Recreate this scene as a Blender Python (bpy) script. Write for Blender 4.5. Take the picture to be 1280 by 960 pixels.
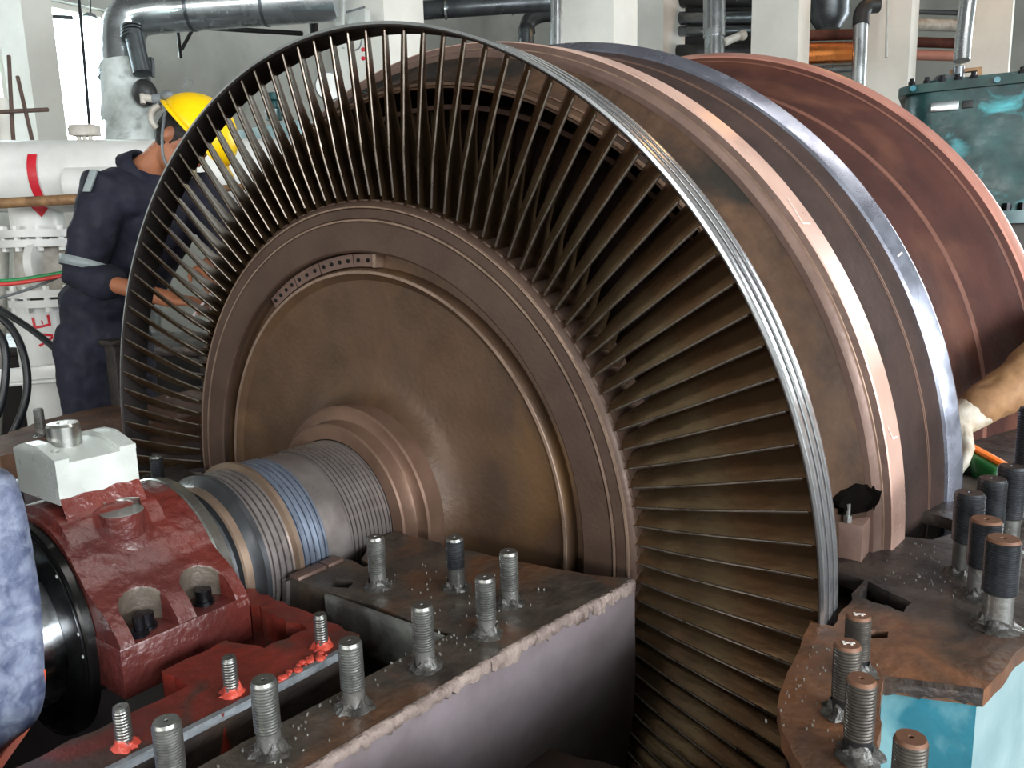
import bpy, bmesh, math, random
from mathutils import Vector, Matrix, noise
R = math.radians
random.seed(7)
sc = bpy.context.scene
for o in list(bpy.data.objects): bpy.data.objects.remove(o)

# ------------------------------------------------------------------ camera
CF = 989.754                       # focal length in pixels of the 1280 px frame
YAW, PITCH, ROLL = 0.63927, 0.17918, -0.02916
CP = Vector((1.2868, -1.14148, 0.57343))
cf = Vector((-math.sin(YAW)*math.cos(PITCH), math.cos(YAW)*math.cos(PITCH), -math.sin(PITCH)))
r0 = Vector((math.cos(YAW), math.sin(YAW), 0)); u0 = r0.cross(cf)
cr = r0*math.cos(ROLL) + u0*math.sin(ROLL); cu = -r0*math.sin(ROLL) + u0*math.cos(ROLL)
cd = bpy.data.cameras.new('camera'); cam = bpy.data.objects.new('camera', cd)
sc.collection.objects.link(cam)
m = Matrix((cr, cu, -cf)).transposed().to_4x4(); m.translation = CP
cam.matrix_world = m
cd.sensor_fit = 'HORIZONTAL'; cd.sensor_width = 36.0; cd.lens = CF/1280*36.0
cd.clip_start = 0.02; cd.clip_end = 200
sc.camera = cam

# ------------------------------------------------------------------ world, lights, exposure
w = bpy.data.worlds.new('daylight'); sc.world = w; w.use_nodes = True
bg = w.node_tree.nodes['Background']; bg.inputs[0].default_value = (0.86, 0.95, 1.0, 1); bg.inputs[1].default_value = 1.6
def area(name, loc, to, sx, sy, power, col):
    l = bpy.data.lights.new(name, 'AREA'); l.shape = 'RECTANGLE'; l.size = sx; l.size_y = sy
    l.energy = power; l.color = col
    o = bpy.data.objects.new(name, l); sc.collection.objects.link(o); o.location = loc
    o.rotation_euler = (Vector(to)-Vector(loc)).to_track_quat('-Z', 'Y').to_euler()
    return o
# daylight through the tall windows of the side wall behind the photographer, the hall door at the far right and the left windows
area('window_daylight', (8.5, -1.8, 2.0), (0, -0.6, 0.4), 8.4, 2.4, 1350, (0.92, 0.97, 1.0))
area('front_window_daylight', (1.5, -7.9, 1.35), (0.6, 0, 0.5), 9.0, 1.5, 370, (1.0, 0.98, 0.95))
area('hall_door_daylight', (5.2, 15.3, 2.3), (3.5, 0, 0.8), 5.0, 4.6, 800, (0.92, 0.97, 1.0))
area('left_window_daylight', (-9.0, 2.0, 2.9), (0, 2.2, 1.0), 6.0, 4.0, 1150, (0.88, 0.97, 1.0))
area('overhead_fill', (2.4, 1.5, 6.35), (1.2, .3, 0), 1.2, 9.0, 170, (1.0, 0.96, 0.9))  # added overhead fill that brightens the flange tops, not an actual lamp
sc.view_settings.view_transform = 'Standard'; sc.view_settings.look = 'None'
sc.view_settings.exposure = 0.0; sc.view_settings.gamma = 1.0; sc.view_settings.use_curve_mapping = False

upv = Vector((0,0,1))
# ------------------------------------------------------------------ helpers
COL = sc.collection
def ray(x, y): return cf + cr*((x-640)/CF) - cu*((y-480)/CF)
def at(x, y, d): return CP + ray(x, y)*d                       # a point seen at (x, y), d metres deep
def pz(x, y, z=0.0):
    d = ray(x, y); return CP + d*((z-CP.z)/d.z)
def lin(c):
    return tuple(((v/255)/12.92 if v/255 <= .04045 else ((v/255+.055)/1.055)**2.4) for v in c) + (1,)

MATS = {}
def mat(name, c1, c2=None, scale=8, rough=.5, metal=0.0, bump=0.0, bscale=60, c3=None, s3=3, t3=.58, rvar=.12, w3=.08, emit=None, es=1, coat=0, stretch=None, spec=None):
    if name in MATS: return MATS[name]
    M = bpy.data.materials.new(name); M.use_nodes = True; MATS[name] = M
    nt = M.node_tree; N = nt.nodes; L = nt.links; b = N['Principled BSDF']
    b.inputs['Roughness'].default_value = rough; b.inputs['Metallic'].default_value = metal
    if spec is not None: b.inputs['Specular IOR Level'].default_value = spec
    if coat: b.inputs['Coat Weight'].default_value = coat; b.inputs['Coat Roughness'].default_value = .25
    tc = N.new('ShaderNodeTexCoord'); vec = tc.outputs['Object']
    if stretch:
        mp = N.new('ShaderNodeMapping'); mp.inputs['Scale'].default_value = stretch; L.new(vec, mp.inputs[0]); vec = mp.outputs[0]
    if c2 is None: c2 = tuple(v*.82 for v in c1)
    n = N.new('ShaderNodeTexNoise'); n.inputs['Scale'].default_value = scale; n.inputs['Detail'].default_value = 8; n.inputs['Roughness'].default_value = .65
    L.new(vec, n.inputs['Vector'])
    cr_ = N.new('ShaderNodeValToRGB'); cr_.color_ramp.elements[0].position = .34; cr_.color_ramp.elements[1].position = .66
    cr_.color_ramp.elements[0].color = lin(c1); cr_.color_ramp.elements[1].color = lin(c2)
    L.new(n.outputs[0], cr_.inputs[0]); colr = cr_.outputs[0]
    if c3:
        n3 = N.new('ShaderNodeTexNoise'); n3.inputs['Scale'].default_value = s3; n3.inputs['Detail'].default_value = 6; n3.inputs['Distortion'].default_value = .6
        L.new(vec, n3.inputs['Vector'])
        r3 = N.new('ShaderNodeValToRGB'); r3.color_ramp.elements[0].position = t3-w3; r3.color_ramp.elements[1].position = t3+w3
        L.new(n3.outputs[0], r3.inputs[0])
        mx = N.new('ShaderNodeMix'); mx.data_type = 'RGBA'; L.new(r3.outputs[0], mx.inputs[0]); L.new(colr, mx.inputs[6]); mx.inputs[7].default_value = lin(c3)
        colr = mx.outputs[2]
    L.new(colr, b.inputs['Base Color'])
    if rvar:
        mr = N.new('ShaderNodeMapRange'); mr.inputs[1].default_value = .3; mr.inputs[2].default_value = .7
        mr.inputs[3].default_value = max(.03, rough-rvar); mr.inputs[4].default_value = min(1, rough+rvar)
        n5 = N.new('ShaderNodeTexNoise'); n5.inputs['Scale'].default_value = scale*1.7; n5.inputs['Detail'].default_value = 5; L.new(vec, n5.inputs['Vector'])
        L.new(n5.outputs[0], mr.inputs[0]); L.new(mr.outputs[0], b.inputs['Roughness'])
    if bump:
        nb = N.new('ShaderNodeTexNoise'); nb.inputs['Scale'].default_value = bscale; nb.inputs['Detail'].default_value = 6; L.new(vec, nb.inputs['Vector'])
        bp = N.new('ShaderNodeBump'); bp.inputs['Strength'].default_value = bump; bp.inputs['Distance'].default_value = .01
        L.new(nb.outputs[0], bp.inputs['Height']); L.new(bp.outputs[0], b.inputs['Normal'])
    if emit:
        b.inputs['Emission Color'].default_value = lin(emit); b.inputs['Emission Strength'].default_value = es
    return M

def link(name, bm, material, parent=None, smooth=35, recalc=True):
    if recalc: bmesh.ops.recalc_face_normals(bm, faces=bm.faces)
    me = bpy.data.meshes.new(name); bm.to_mesh(me); bm.free()
    if smooth is not None and len(me.polygons):
        me.shade_smooth(); me.set_sharp_from_angle(angle=R(smooth))
    me.materials.append(material)
    o = bpy.data.objects.new(name, me); COL.objects.link(o)
    if parent: o.parent = parent
    return o
def thing(name, label, cat, loc=(0,0,0), group=None):
    o = bpy.data.objects.new(name, None); COL.objects.link(o); o.location = loc; o.empty_display_size = .05
    o['label'] = label; o['category'] = cat
    if group: o['group'] = group
    return o
def tag(o, label, cat, group=None):
    o['label'] = label; o['category'] = cat
    if group: o['group'] = group
    return o
def struct(o): o['kind'] = 'structure'; return o
def child(o, parent):                       # keep mesh coordinates in world space under a moved Empty
    o.parent = parent; o.matrix_parent_inverse = parent.matrix_basis.inverted(); return o
def dup(root, loc=None, rz=None):
    r = root.copy(); COL.objects.link(r)
    if loc is not None: r.location = loc
    if rz is not None: r.rotation_euler[2] = rz
    for ch in list(root.children):
        c = ch.copy(); COL.objects.link(c); c.parent = r
        for g in list(ch.children):
            d = g.copy(); COL.objects.link(d); d.parent = c
    return r

def box(bm, x0, x1, y0, y1, z0, z1, mtx=None, bev=0):
    vs = [bm.verts.new((x, y, z)) for x in (x0, x1) for y in (y0, y1) for z in (z0, z1)]
    fs = [bm.faces.new([vs[i] for i in f]) for f in ((0,1,3,2),(4,6,7,5),(0,4,5,1),(2,3,7,6),(0,2,6,4),(1,5,7,3))]
    if bev:
        es = {e for f in fs for e in f.edges}
        g = bmesh.ops.bevel(bm, geom=list(es), offset=bev, segments=2, affect='EDGES', profile=.5)
        vs = list({v for f in g['faces'] for v in f.verts} | {v for v in vs if v.is_valid})
    if mtx is not None: bmesh.ops.transform(bm, matrix=mtx, verts=[v for v in vs if v.is_valid])
    return vs
def lathe(bm, prof, segs=96, axis='Y', a0=0, a1=360, center=(0,0,0), closed=False, jit=0):
    """revolve (radius, height) pairs about an axis through center"""
    full = abs(a1-a0) >= 359.9; n = segs if full else segs+1; rings = []
    cx, cy, cz = center
    for (r, h) in prof:
        ring = []
        for k in range(n):
            t = R(a0 + (a1-a0)*k/segs); rr = r
            if jit: rr = r*(1+jit*noise.noise((math.cos(t)*3, math.sin(t)*3, h*40)))
            if axis == 'Y': p = (cx+rr*math.cos(t), cy+h, cz+rr*math.sin(t))
            elif axis == 'Z': p = (cx+rr*math.cos(t), cy+rr*math.sin(t), cz+h)
            else: p = (cx+h, cy+rr*math.cos(t), cz+rr*math.sin(t))
            ring.append(bm.verts.new(p))
        rings.append(ring)
    pairs = list(zip(rings, rings[1:])) + ([(rings[-1], rings[0])] if closed else [])
    for A, B in pairs:
        for k in range(n if full else n-1):
            k2 = (k+1) % n
            try: bm.faces.new((A[k], A[k2], B[k2], B[k]))
            except ValueError: pass
    return rings
def cap(bm, ring):
    try: bm.faces.new(ring)
    except ValueError: pass
def cyl(bm, p0, p1, r0_, r1_=None, segs=16, caps=True):
    p0, p1 = Vector(p0), Vector(p1); r1_ = r0_ if r1_ is None else r1_
    d = (p1-p0).normalized(); a = d.orthogonal().normalized(); b = d.cross(a); A = []; B = []
    for k in range(segs):
        t = 2*math.pi*k/segs; e = a*math.cos(t)+b*math.sin(t)
        A.append(bm.verts.new(p0+e*r0_)); B.append(bm.verts.new(p1+e*r1_))
    for k in range(segs): bm.faces.new((A[k], A[(k+1) % segs], B[(k+1) % segs], B[k]))
    if caps: cap(bm, A[::-1]); cap(bm, B)
def smooth_path(pts, n=8):
    P = [Vector(p) for p in pts]; out = []
    for i in range(len(P)-1):
        a, b, c, d = P[max(i-1,0)], P[i], P[i+1], P[min(i+2, len(P)-1)]
        for k in range(n):
            t = k/n
            out.append(.5*((2*b)+(c-a)*t+(2*a-5*b+4*c-d)*t*t+(3*b-a-3*c+d)*t**3))
    out.append(P[-1]); return out
def tube(bm, pts, rad, segs=12, caps=True):
    P = [Vector(p) for p in pts]; rads = rad if isinstance(rad, (list, tuple)) else [rad]*len(P)
    up = None; prev = None
    for i, p in enumerate(P):
        t = (P[min(i+1, len(P)-1)]-P[max(i-1, 0)]).normalized()
        if up is None: up = t.orthogonal().normalized()
        up = (up - t*up.dot(t)).normalized(); b = t.cross(up)
        ring = [bm.verts.new(p+(up*math.cos(2*math.pi*k/segs)+b*math.sin(2*math.pi*k/segs))*rads[i]) for k in range(segs)]
        if prev:
            for k in range(segs): bm.faces.new((prev[k], prev[(k+1) % segs], ring[(k+1) % segs], ring[k]))
        elif caps: cap(bm, ring[::-1])
        prev = ring
    if caps: cap(bm, prev)
def prism(bm, outline, z0, z1, holes=(), lower=None):
    """a plate from a top outline (x, y); holes are cut through"""
    tops = []
    for loop in [outline]+list(holes):
        tops.append([bm.verts.new((x, y, z1)) for x, y in loop])
    edges = []
    for L_ in tops:
        for i in range(len(L_)): edges.append(bm.edges.new((L_[i], L_[(i+1) % len(L_)])))
    g = bmesh.ops.triangle_fill(bm, use_beauty=True, use_dissolve=False, edges=edges)
    fs = [f for f in g['geom'] if isinstance(f, bmesh.types.BMFace)]
    ex = bmesh.ops.extrude_face_region(bm, geom=fs)
    nv = [v for v in ex['geom'] if isinstance(v, bmesh.types.BMVert)]
    for v in nv: v.co.z = z0
def ragged(pts, step=.02, amp=.004, seed=0):
    out = []; n = len(pts)
    for i in range(n):
        a = Vector((*pts[i], 0)); b = Vector((*pts[(i+1) % n], 0)); L_ = (b-a).length; k = max(1, int(L_/step))
        nr = Vector((-(b-a).y, (b-a).x, 0)).normalized() if L_ > 0 else Vector()
        for j in range(k):
            p = a+(b-a)*(j/k); q = p + nr*amp*noise.noise((p.x*40+seed, p.y*40, seed*3.1))*1.6 if j else p
            out.append((q.x, q.y))
    return out
def ball(bm, c, r, seg=10, sc_=(1,1,1), mtx=None):
    g = bmesh.ops.create_uvsphere(bm, u_segments=seg, v_segments=max(6, seg//2+1), radius=1)
    M_ = Matrix.Translation(Vector(c)) @ (mtx.to_4x4() if mtx else Matrix.Identity(4)) @ Matrix.Diagonal((r*sc_[0], r*sc_[1], r*sc_[2], 1))
    bmesh.ops.transform(bm, matrix=M_, verts=g['verts'])
def nb(): return bmesh.new()
def basis(x, y, z): return Matrix((x, y, z)).transposed()

# ------------------------------------------------------------------ materials
m_disc = mat('wheel_steel', (94,71,54), (74,56,43), 5, .45, .25, .12, 90, c3=(104,77,50), s3=4, t3=.6)
m_rim = mat('wheel_rim_steel', (86,67,56), (74,57,48), 9, .5, .35, .08, 120)
m_edge = mat('machined_edge', (176,150,132), (150,126,110), 12, .35, .7)
m_blade = mat('blade_steel', (134,112,84), (76,60,46), 9, .30, .8, .12, 60, c3=(110,66,36), s3=9, t3=.57, w3=.14, stretch=(1,1,.35))
m_edgeglint = mat('worn_edge_glint', (158,148,138), (112,102,92), 14, .30, .9)
m_shroud = mat('shroud_steel', (206,208,210), (188,190,194), 18, .24, .9, 0, 120, rvar=.03)
m_shroud_in = mat('shroud_inner_steel', (70,64,62), (48,44,42), 10, .5, .6)
m_sealblue = mat('blued_shaft_steel', (150,162,182), (120,128,144), 10, .34, .7, .03, 100, stretch=(1,8,1))
m_sealgray = mat('grey_shaft_steel', (168,160,156), (130,122,120), 8, .36, .7, .04, 100)
m_shaftdark = mat('dark_shaft_steel', (104,106,108), (82,84,88), 8, .36, .8)
m_shafttan = mat('tan_shaft_steel', (166,144,124), (138,116,100), 8, .36, .7)
m_shaftbright = mat('bright_shaft_steel', (200,204,208), (170,172,176), 12, .22, 1)
m_hub = mat('hub_steel', (130,102,86), (104,80,66), 7, .45, .45, .06)
m_cone = mat('guide_cone_scale', (86,64,48), (46,35,29), 6, .75, .0, .35, 50, c3=(40,36,32), s3=5, t3=.56, spec=.15)
m_coneB = mat('guide_drum_scale', (66,50,45), (46,36,34), 6, .65, .05, .25, 60, spec=.2)
m_pink = mat('primer_pink_steel', (212,176,160), (196,158,144), 6, .36, .25, .03)
m_pinkbrown = mat('brown_pink_steel', (122,98,88), (100,80,72), 8, .45, .4, .1)
m_bluerim = mat('polished_blue_steel', (168,172,188), (140,142,156), 8, .26, .85)
m_far = mat('red_oxide_cone', (74,40,33), (56,30,26), 5, .6, .05, .12, 60, spec=.25, c3=(94,58,44), s3=3, t3=.62)
m_farrim = mat('salmon_rim', (196,140,124), (180,124,110), 6, .4, .4)
m_flange = mat('casing_flange_grease', (100,90,80), (60,55,51), 9, .38, .3, .4, 45, c3=(120,80,54), s3=6, t3=.62, w3=.08)
m_flangedark = mat('casing_flange_dark', (66,58,54), (44,40,40), 9, .40, .3, .4, 60, c3=(84,68,58), s3=6, t3=.62)
m_flangerust = mat('casing_flange_rust', (106,72,50), (72,53,42), 8, .75, .0, .35, 50, c3=(72,64,58), s3=5, t3=.62)
m_flangeR = mat('casing_flange_right', (140,94,64), (100,72,56), 8, .46, .2, .35, 50, c3=(70,58,50), s3=7, t3=.60, w3=.08)
def stain_by_y(M, c_far, y0, wd):
    nt = M.node_tree; N = nt.nodes; L = nt.links; b = N['Principled BSDF']; src = b.inputs['Base Color'].links[0].from_socket
    tc = N.new('ShaderNodeTexCoord'); sp = N.new('ShaderNodeSeparateXYZ'); L.new(tc.outputs['Object'], sp.inputs[0])
    n = N.new('ShaderNodeTexNoise'); n.inputs['Scale'].default_value = 9; n.inputs['Detail'].default_value = 6; L.new(tc.outputs['Object'], n.inputs['Vector'])
    ad = N.new('ShaderNodeMath'); ad.operation = 'MULTIPLY_ADD'; L.new(n.outputs[0], ad.inputs[0]); ad.inputs[1].default_value = .35; L.new(sp.outputs['Y'], ad.inputs[2])
    mr = N.new('ShaderNodeMapRange'); L.new(ad.outputs[0], mr.inputs[0]); mr.inputs[1].default_value = y0+.175-wd; mr.inputs[2].default_value = y0+.175+wd
    mx = N.new('ShaderNodeMix'); mx.data_type = 'RGBA'; L.new(mr.outputs[0], mx.inputs[0]); L.new(src, mx.inputs[6])
    n2 = N.new('ShaderNodeTexNoise'); n2.inputs['Scale'].default_value = 14; n2.inputs['Detail'].default_value = 8; L.new(tc.outputs['Object'], n2.inputs['Vector'])
    r2 = N.new('ShaderNodeValToRGB'); r2.color_ramp.elements[0].color = lin(c_far[0]); r2.color_ramp.elements[1].color = lin(c_far[1]); r2.color_ramp.elements[0].position = .35; r2.color_ramp.elements[1].position = .65
    L.new(n2.outputs[0], r2.inputs[0]); L.new(r2.outputs[0], mx.inputs[7]); L.new(mx.outputs[2], b.inputs['Base Color'])
stain_by_y(m_flangeR, ((84,74,68), (52,47,46)), .06, .06)
m_casewall = mat('casing_wall_steel', (132,122,126), (108,98,100), 5, .5, .3, .2, 30, c3=(96,82,78), s3=3, t3=.6)
m_brownledge = mat('casing_ledge_brown', (70,52,43), (50,38,33), 6, .6, .2, .3, 40)
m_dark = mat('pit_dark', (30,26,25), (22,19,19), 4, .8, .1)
m_crust = mat('sealant_crust', (146,130,122), (108,94,88), 14, .7, 0, .8, 60, c3=(78,60,54), s3=16, t3=.62)
m_redpaint = mat('red_oxide_paint', (132,46,34), (92,34,27), 9, .42, .05, .35, 40, c3=(70,50,42), s3=8, t3=.56, w3=.05)
m_redcap = mat('bearing_cap_paint', (92,44,40), (72,33,31), 6, .26, .05, .45, 55, c3=(112,42,33), s3=2.4, t3=.6, coat=.35)
m_pocket = mat('bare_cast_pocket', (112,102,90), (84,74,66), 10, .5, .3, .3, 60)
m_grayface = mat('machined_grey_face', (128,130,126), (108,110,106), 12, .4, .5)
m_silvedge = mat('scraped_edge', (176,182,188), (130,136,140), 14, .4, .7, .2)
m_grayend = mat('putty_grey_face', (128,130,124), (96,98,94), 8, .5, .1, .4, 40, c3=(70,68,64), s3=7, t3=.56)
m_bearsteel = mat('bearing_steel', (196,198,192), (170,172,168), 10, .24, .95)
m_whiteblock = mat('ground_block_steel', (216,220,214), (202,206,200), 10, .32, .3, .02)
m_black = mat('black_oil_ring', (24,23,22), (16,16,16), 6, .25, .4)
m_boltblack = mat('black_bolt', (42,42,46), (28,28,30), 12, .3, .8)
m_thread = mat('stud_thread_steel', (130,130,126), (92,92,90), 18, .36, .8, .1, 90)
m_threaddark = mat('oily_thread_steel', (74,76,80), (50,52,56), 18, .34, .75, .1, 90)
m_threadmid = mat('rusty_thread_steel', (96,90,84), (66,62,60), 18, .4, .7, .1, 90)
m_shank = mat('stud_shank_steel', (186,186,182), (142,142,140), 16, .3, .85, .15, 80)
m_rusttop = mat('rusty_stud_top', (120,84,62), (92,62,48), 20, .6, .3)
m_grease = mat('grease_residue', (84,82,78), (48,46,44), 30, .3, .2, .6, 60)
m_redpaste = mat('red_sealing_paste', (206,84,66), (176,56,44), 20, .35, 0, .4, 60)
m_flake = mat('pale_flake', (140,138,132), (84,80,76), 20, .5, .2)
m_tarp = mat('blue_tarp', (98,106,132), (64,73,100), 24, .5, 0, .6, 30, c3=(132,140,160), s3=34, t3=.53, w3=.12)
m_tarporange = mat('tarp_orange_edge', (222,104,70), (196,84,56), 10, .5)
m_teal = mat('teal_paint', (26,74,74), (16,44,46), 6, .34, .1, .1, 40, c3=(70,168,176), s3=6, t3=.66)
m_tealdark = mat('dark_teal_paint', (30,70,66), (20,46,46), 6, .4, .1)
m_tealflange = mat('turquoise_plate', (40,122,140), (28,96,112), 5, .45, 0, .15, 30, c3=(120,160,166), s3=6, t3=.6)
m_palewall = mat('pale_turquoise_plate', (146,168,170), (120,146,150), 5, .5)
m_coverall = mat('navy_coverall', (25,27,46), (16,18,33), 10, .8, 0, .3, 35)
m_reflect = mat('reflective_tape', (150,160,160), (124,132,134), 14, .45)
m_skin = mat('skin', (176,116,84), (156,98,70), 14, .5)
m_hair = mat('dark_hair', (30,24,24), (20,16,16), 30, .6)
m_yellow = mat('yellow_plastic', (246,206,10), (236,190,8), 6, .3, 0, 0)
m_strap = mat('grey_strap', (120,126,128), (90,94,98), 20, .6)
m_mask = mat('white_mask', (222,210,212), (200,190,194), 10, .7)
m_glove = mat('soiled_white_glove', (214,208,196), (160,140,112), 14, .8, 0, .3, 40)
m_tan = mat('soiled_tan_sleeve', (168,128,88), (120,84,54), 9, .8, 0, .3, 30)
m_white = mat('white_pipe_paint', (226,226,222), (206,206,202), 4, .4, 0, .05, 20)
m_whitedirty = mat('dirty_valve_paint', (196,194,186), (150,140,128), 8, .5, .05, .15, 30)
m_redmark = mat('red_marking_paint', (206,30,46), (184,24,40), 10, .5)
m_cable = mat('black_cable', (34,36,40), (24,26,28), 10, .4)
m_redhose = mat('red_hose', (206,70,64), (190,56,54), 10, .4)
m_greenhose = mat('green_hose', (50,140,84), (40,120,70), 10, .4)
m_rustbar = mat('rusty_bar', (168,132,92), (116,84,60), 16, .6, .2, .2, 50)
m_rebar = mat('rebar_rust', (104,84,76), (80,64,58), 16, .7, .2)
m_wall = mat('painted_plaster', (196,198,190), (180,182,174), 1.2, .85, 0, .05, 10, c3=(150,152,144), s3=.7, t3=.62, w3=.14)
m_col = mat('column_plaster', (222,220,212), (206,204,196), 1.5, .85)
m_floor = mat('hall_floor', (96,92,88), (70,66,62), 2, .6)
m_alu = mat('pipe_cladding', (206,212,216), (180,186,190), 3, .26, .9, .1, 8)
m_aludark = mat('dull_cladding', (120,126,130), (86,90,94), 3, .35, .8, .1, 8)
m_copper = mat('copper_cladding', (214,132,66), (190,104,50), 3, .3, .9)
m_darkpipe = mat('dark_pipe', (58,58,58), (40,40,42), 5, .5, .3)
m_soot = mat('stained_insulation', (200,206,204), (140,144,140), 3, .7, 0, .3, 12, c3=(84,86,82), s3=4, t3=.60)
m_cream = mat('cream_plaster', (250,244,222), (240,234,212), 2, .85)
m_grey = mat('grey_box_paint', (190,194,190), (170,174,170), 8, .5)
m_green = mat('green_plastic', (30,96,44), (20,70,32), 10, .4)
m_orange = mat('orange_plastic', (250,140,40), (236,96,30), 10, .4)
m_warmglow = mat('warm_lamp_glow', (255,190,110), None, 1, .5, emit=(255,170,80), es=60)
m_lip = mat('lip_steel', (170,140,118), (140,112,94), 12, .32, .6)
m_lug = mat('lug_primer', (156,126,114), (130,104,94), 14, .5, .1, .1, 60)
m_recessblack = mat('recess_black', (14,11,10), (9,8,7), 20, .95, 0, .3, 60, spec=.02)
m_lampglow = mat('lamp_glow', (235,255,250), None, 1, .5, emit=(225,255,248), es=22)

# ================================================================== setting
FZ = -0.60
bm = nb()
for (x0, x1, y0, y1) in ((-13,-1.98,-8,16), (1.62,9,-8,16), (-1.98,1.62,-8,-1.62), (-1.98,1.62,2.28,16)):
    box(bm, x0, x1, y0, y1, FZ-.12, FZ)
struct(link('floor', bm, m_floor, smooth=None))
# left wall with daylight window openings
bm = nb()
WX = -8.2
wins = [(3.18, 4.02, 1.1, 3.32), (1.9, 2.86, 1.1, 4.2), (.2, 1.2, 1.1, 4.2)]
ys = [-8]
for a, b, _, _ in sorted(wins): ys += [a, b]
ys.append(16)
for i in range(len(ys)-1):
    a, b = ys[i], ys[i+1]
    ww = [q for q in wins if abs(q[0]-a) < 1e-6]
    if ww:
        box(bm, WX-.25, WX, a, b, FZ-.1, ww[0][2]); box(bm, WX-.25, WX, a, b, ww[0][3], 6.5)
    else: box(bm, WX-.25, WX, a, b, FZ-.1, 6.5)
struct(link('wall_left', bm, m_wall, smooth=None))
m_glass = mat('window_glass', (238,246,248), None, 1, .05, 0, 0, rvar=0)
gl = MATS['window_glass'].node_tree.nodes['Principled BSDF']; gl.inputs['Transmission Weight'].default_value = 1; gl.inputs['IOR'].default_value = 1.02
for i, (a, b, z0, z1) in enumerate(wins):
    bm = nb()
    for (ya, yb, za, zb) in ((a, a+.05, z0, z1), (b-.05, b, z0, z1), (a+.05, b-.05, z0, z0+.06), (a+.05, b-.05, z1-.06, z1)):
        box(bm, WX-.2, WX-.1, ya, yb, za, zb)
    f = struct(link('window_%d' % (i+1), bm, m_col, smooth=None))
    bm = nb(); box(bm, WX-.155, WX-.145, a+.05, b-.05, z0+.06, z1-.06); link('pane', bm, m_glass, f, smooth=None)
bm = nb(); box(bm, -8.5, 2.6, 15.5, 15.8, FZ-.1, 6.5); box(bm, 7.8, 9, 15.5, 15.8, FZ-.1, 6.5); box(bm, 2.6, 7.8, 15.5, 15.8, 4.7, 6.5)
struct(link('wall_back', bm, m_wall, smooth=None))
# right wall with tall openings (out of frame, source of the side daylight)
bm = nb()
for (a, b) in ((-8,-6.2), (2.6,16)): box(bm, 8.6, 8.9, a, b, FZ-.1, 6.5)
box(bm, 8.6, 8.9, -6.2, 2.6, FZ-.1, .7); box(bm, 8.6, 8.9, -6.2, 2.6, 3.3, 6.5)
struct(link('wall_right', bm, m_wall, smooth=None))

bm = nb()
box(bm, -8.5, 9, -8.3, 16, 6.5, 6.7)
struct(link('ceiling', bm, m_floor, smooth=None))
bm = nb()
for (x0, x1, z0, z1) in ((-8.5,-3.2,FZ-.1,6.5), (6.2,9,FZ-.1,6.5), (-3.2,6.2,FZ-.1,.55), (-3.2,6.2,2.15,6.5)): box(bm, x0, x1, -8.3, -8.0, z0, z1)
struct(link('wall_front', bm, m_wall, smooth=None))

# columns
def column(px_near, depth, wx, wy, mt=m_col, extra=None, label=''):
    """square pier; px_near = image x of its near vertical corner"""
    p = at(px_near, 60, depth); bm = nb()
    box(bm, p.x-wx, p.x, p.y, p.y+wy, FZ, 6.4)
    o = struct(link('column', bm, mt, smooth=None)); o['label'] = label
    return o, p
column(482, 6.2, .56, .46, label='white pier carrying the grey junction box')
column(767, 7.2, .56, .46, label='white pier right of the vertical silver pipe')
column(829, 9.6, .36, .62, label='slim white pier behind the widest pier')
column(997, 8.3, .50, .40, label='white pier left of the copper-lit pipe')
column(1137, 9.0, .50, .42, label='white pier with a vertical conduit')
column(1262, 9.4, .50, .2, label='white pier behind the teal machine')
column(33, 7.0, .5, .26, label='grey pier beside the bright left window')

# ================================================================== turbine rotor
rotor = thing('turbine_rotor', 'large steam turbine rotor with long twisted last-stage blades and grooved shaft', 'turbine rotor')
NB = 122
def part(name, prof, mt, segs=160, parent=rotor, closed=False, sm=30, **k):
    bm = nb(); lathe(bm, prof, segs, closed=closed, **k); return link(name, bm, mt, parent, smooth=sm)
# wheel front web (concave plate), rim, groove
part('wheel_web', [(.232,.028),(.240,.040),(.258,.055),(.285,.063),(.33,.066),(.42,.064),(.498,.062),(.506,.056),(.512,.050),(.520,.050),(.524,.056),(.526,.078),(.556,.080),(.558,.060)], m_disc)
part('wheel_rim', [(.558,.062),(.558,.044),(.562,.041),(.620,.041),(.620,.044),(.6225,.044)], m_rim)
part('wheel_rim', [(.628,.044),(.630,.041),(.648,.041),(.650,.044)], m_rim)
part('wheel_rim', [(.655,.044),(.660,.046),(.665,.052),(.667,.060),(.667,.185),(.64,.195),(.45,.22),(.30,.24)], m_rim)
part('machined_ring', [(.6225,.044),(.6235,.0395),(.627,.0395),(.628,.044)], m_edge)
part('machined_ring', [(.650,.044),(.651,.0395),(.654,.0395),(.655,.044)], m_edge)
part('machined_ring', [(.512,.0495),(.513,.0475),(.519,.0475),(.520,.0495)], m_edge)
# hub steps
part('hub', [(.168,-.058),(.197,-.058),(.200,-.054),(.200,-.030),(.203,-.022),(.212,-.018),(.228,-.018),(.232,-.014),(.232,.028)], m_hub, 128)
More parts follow.
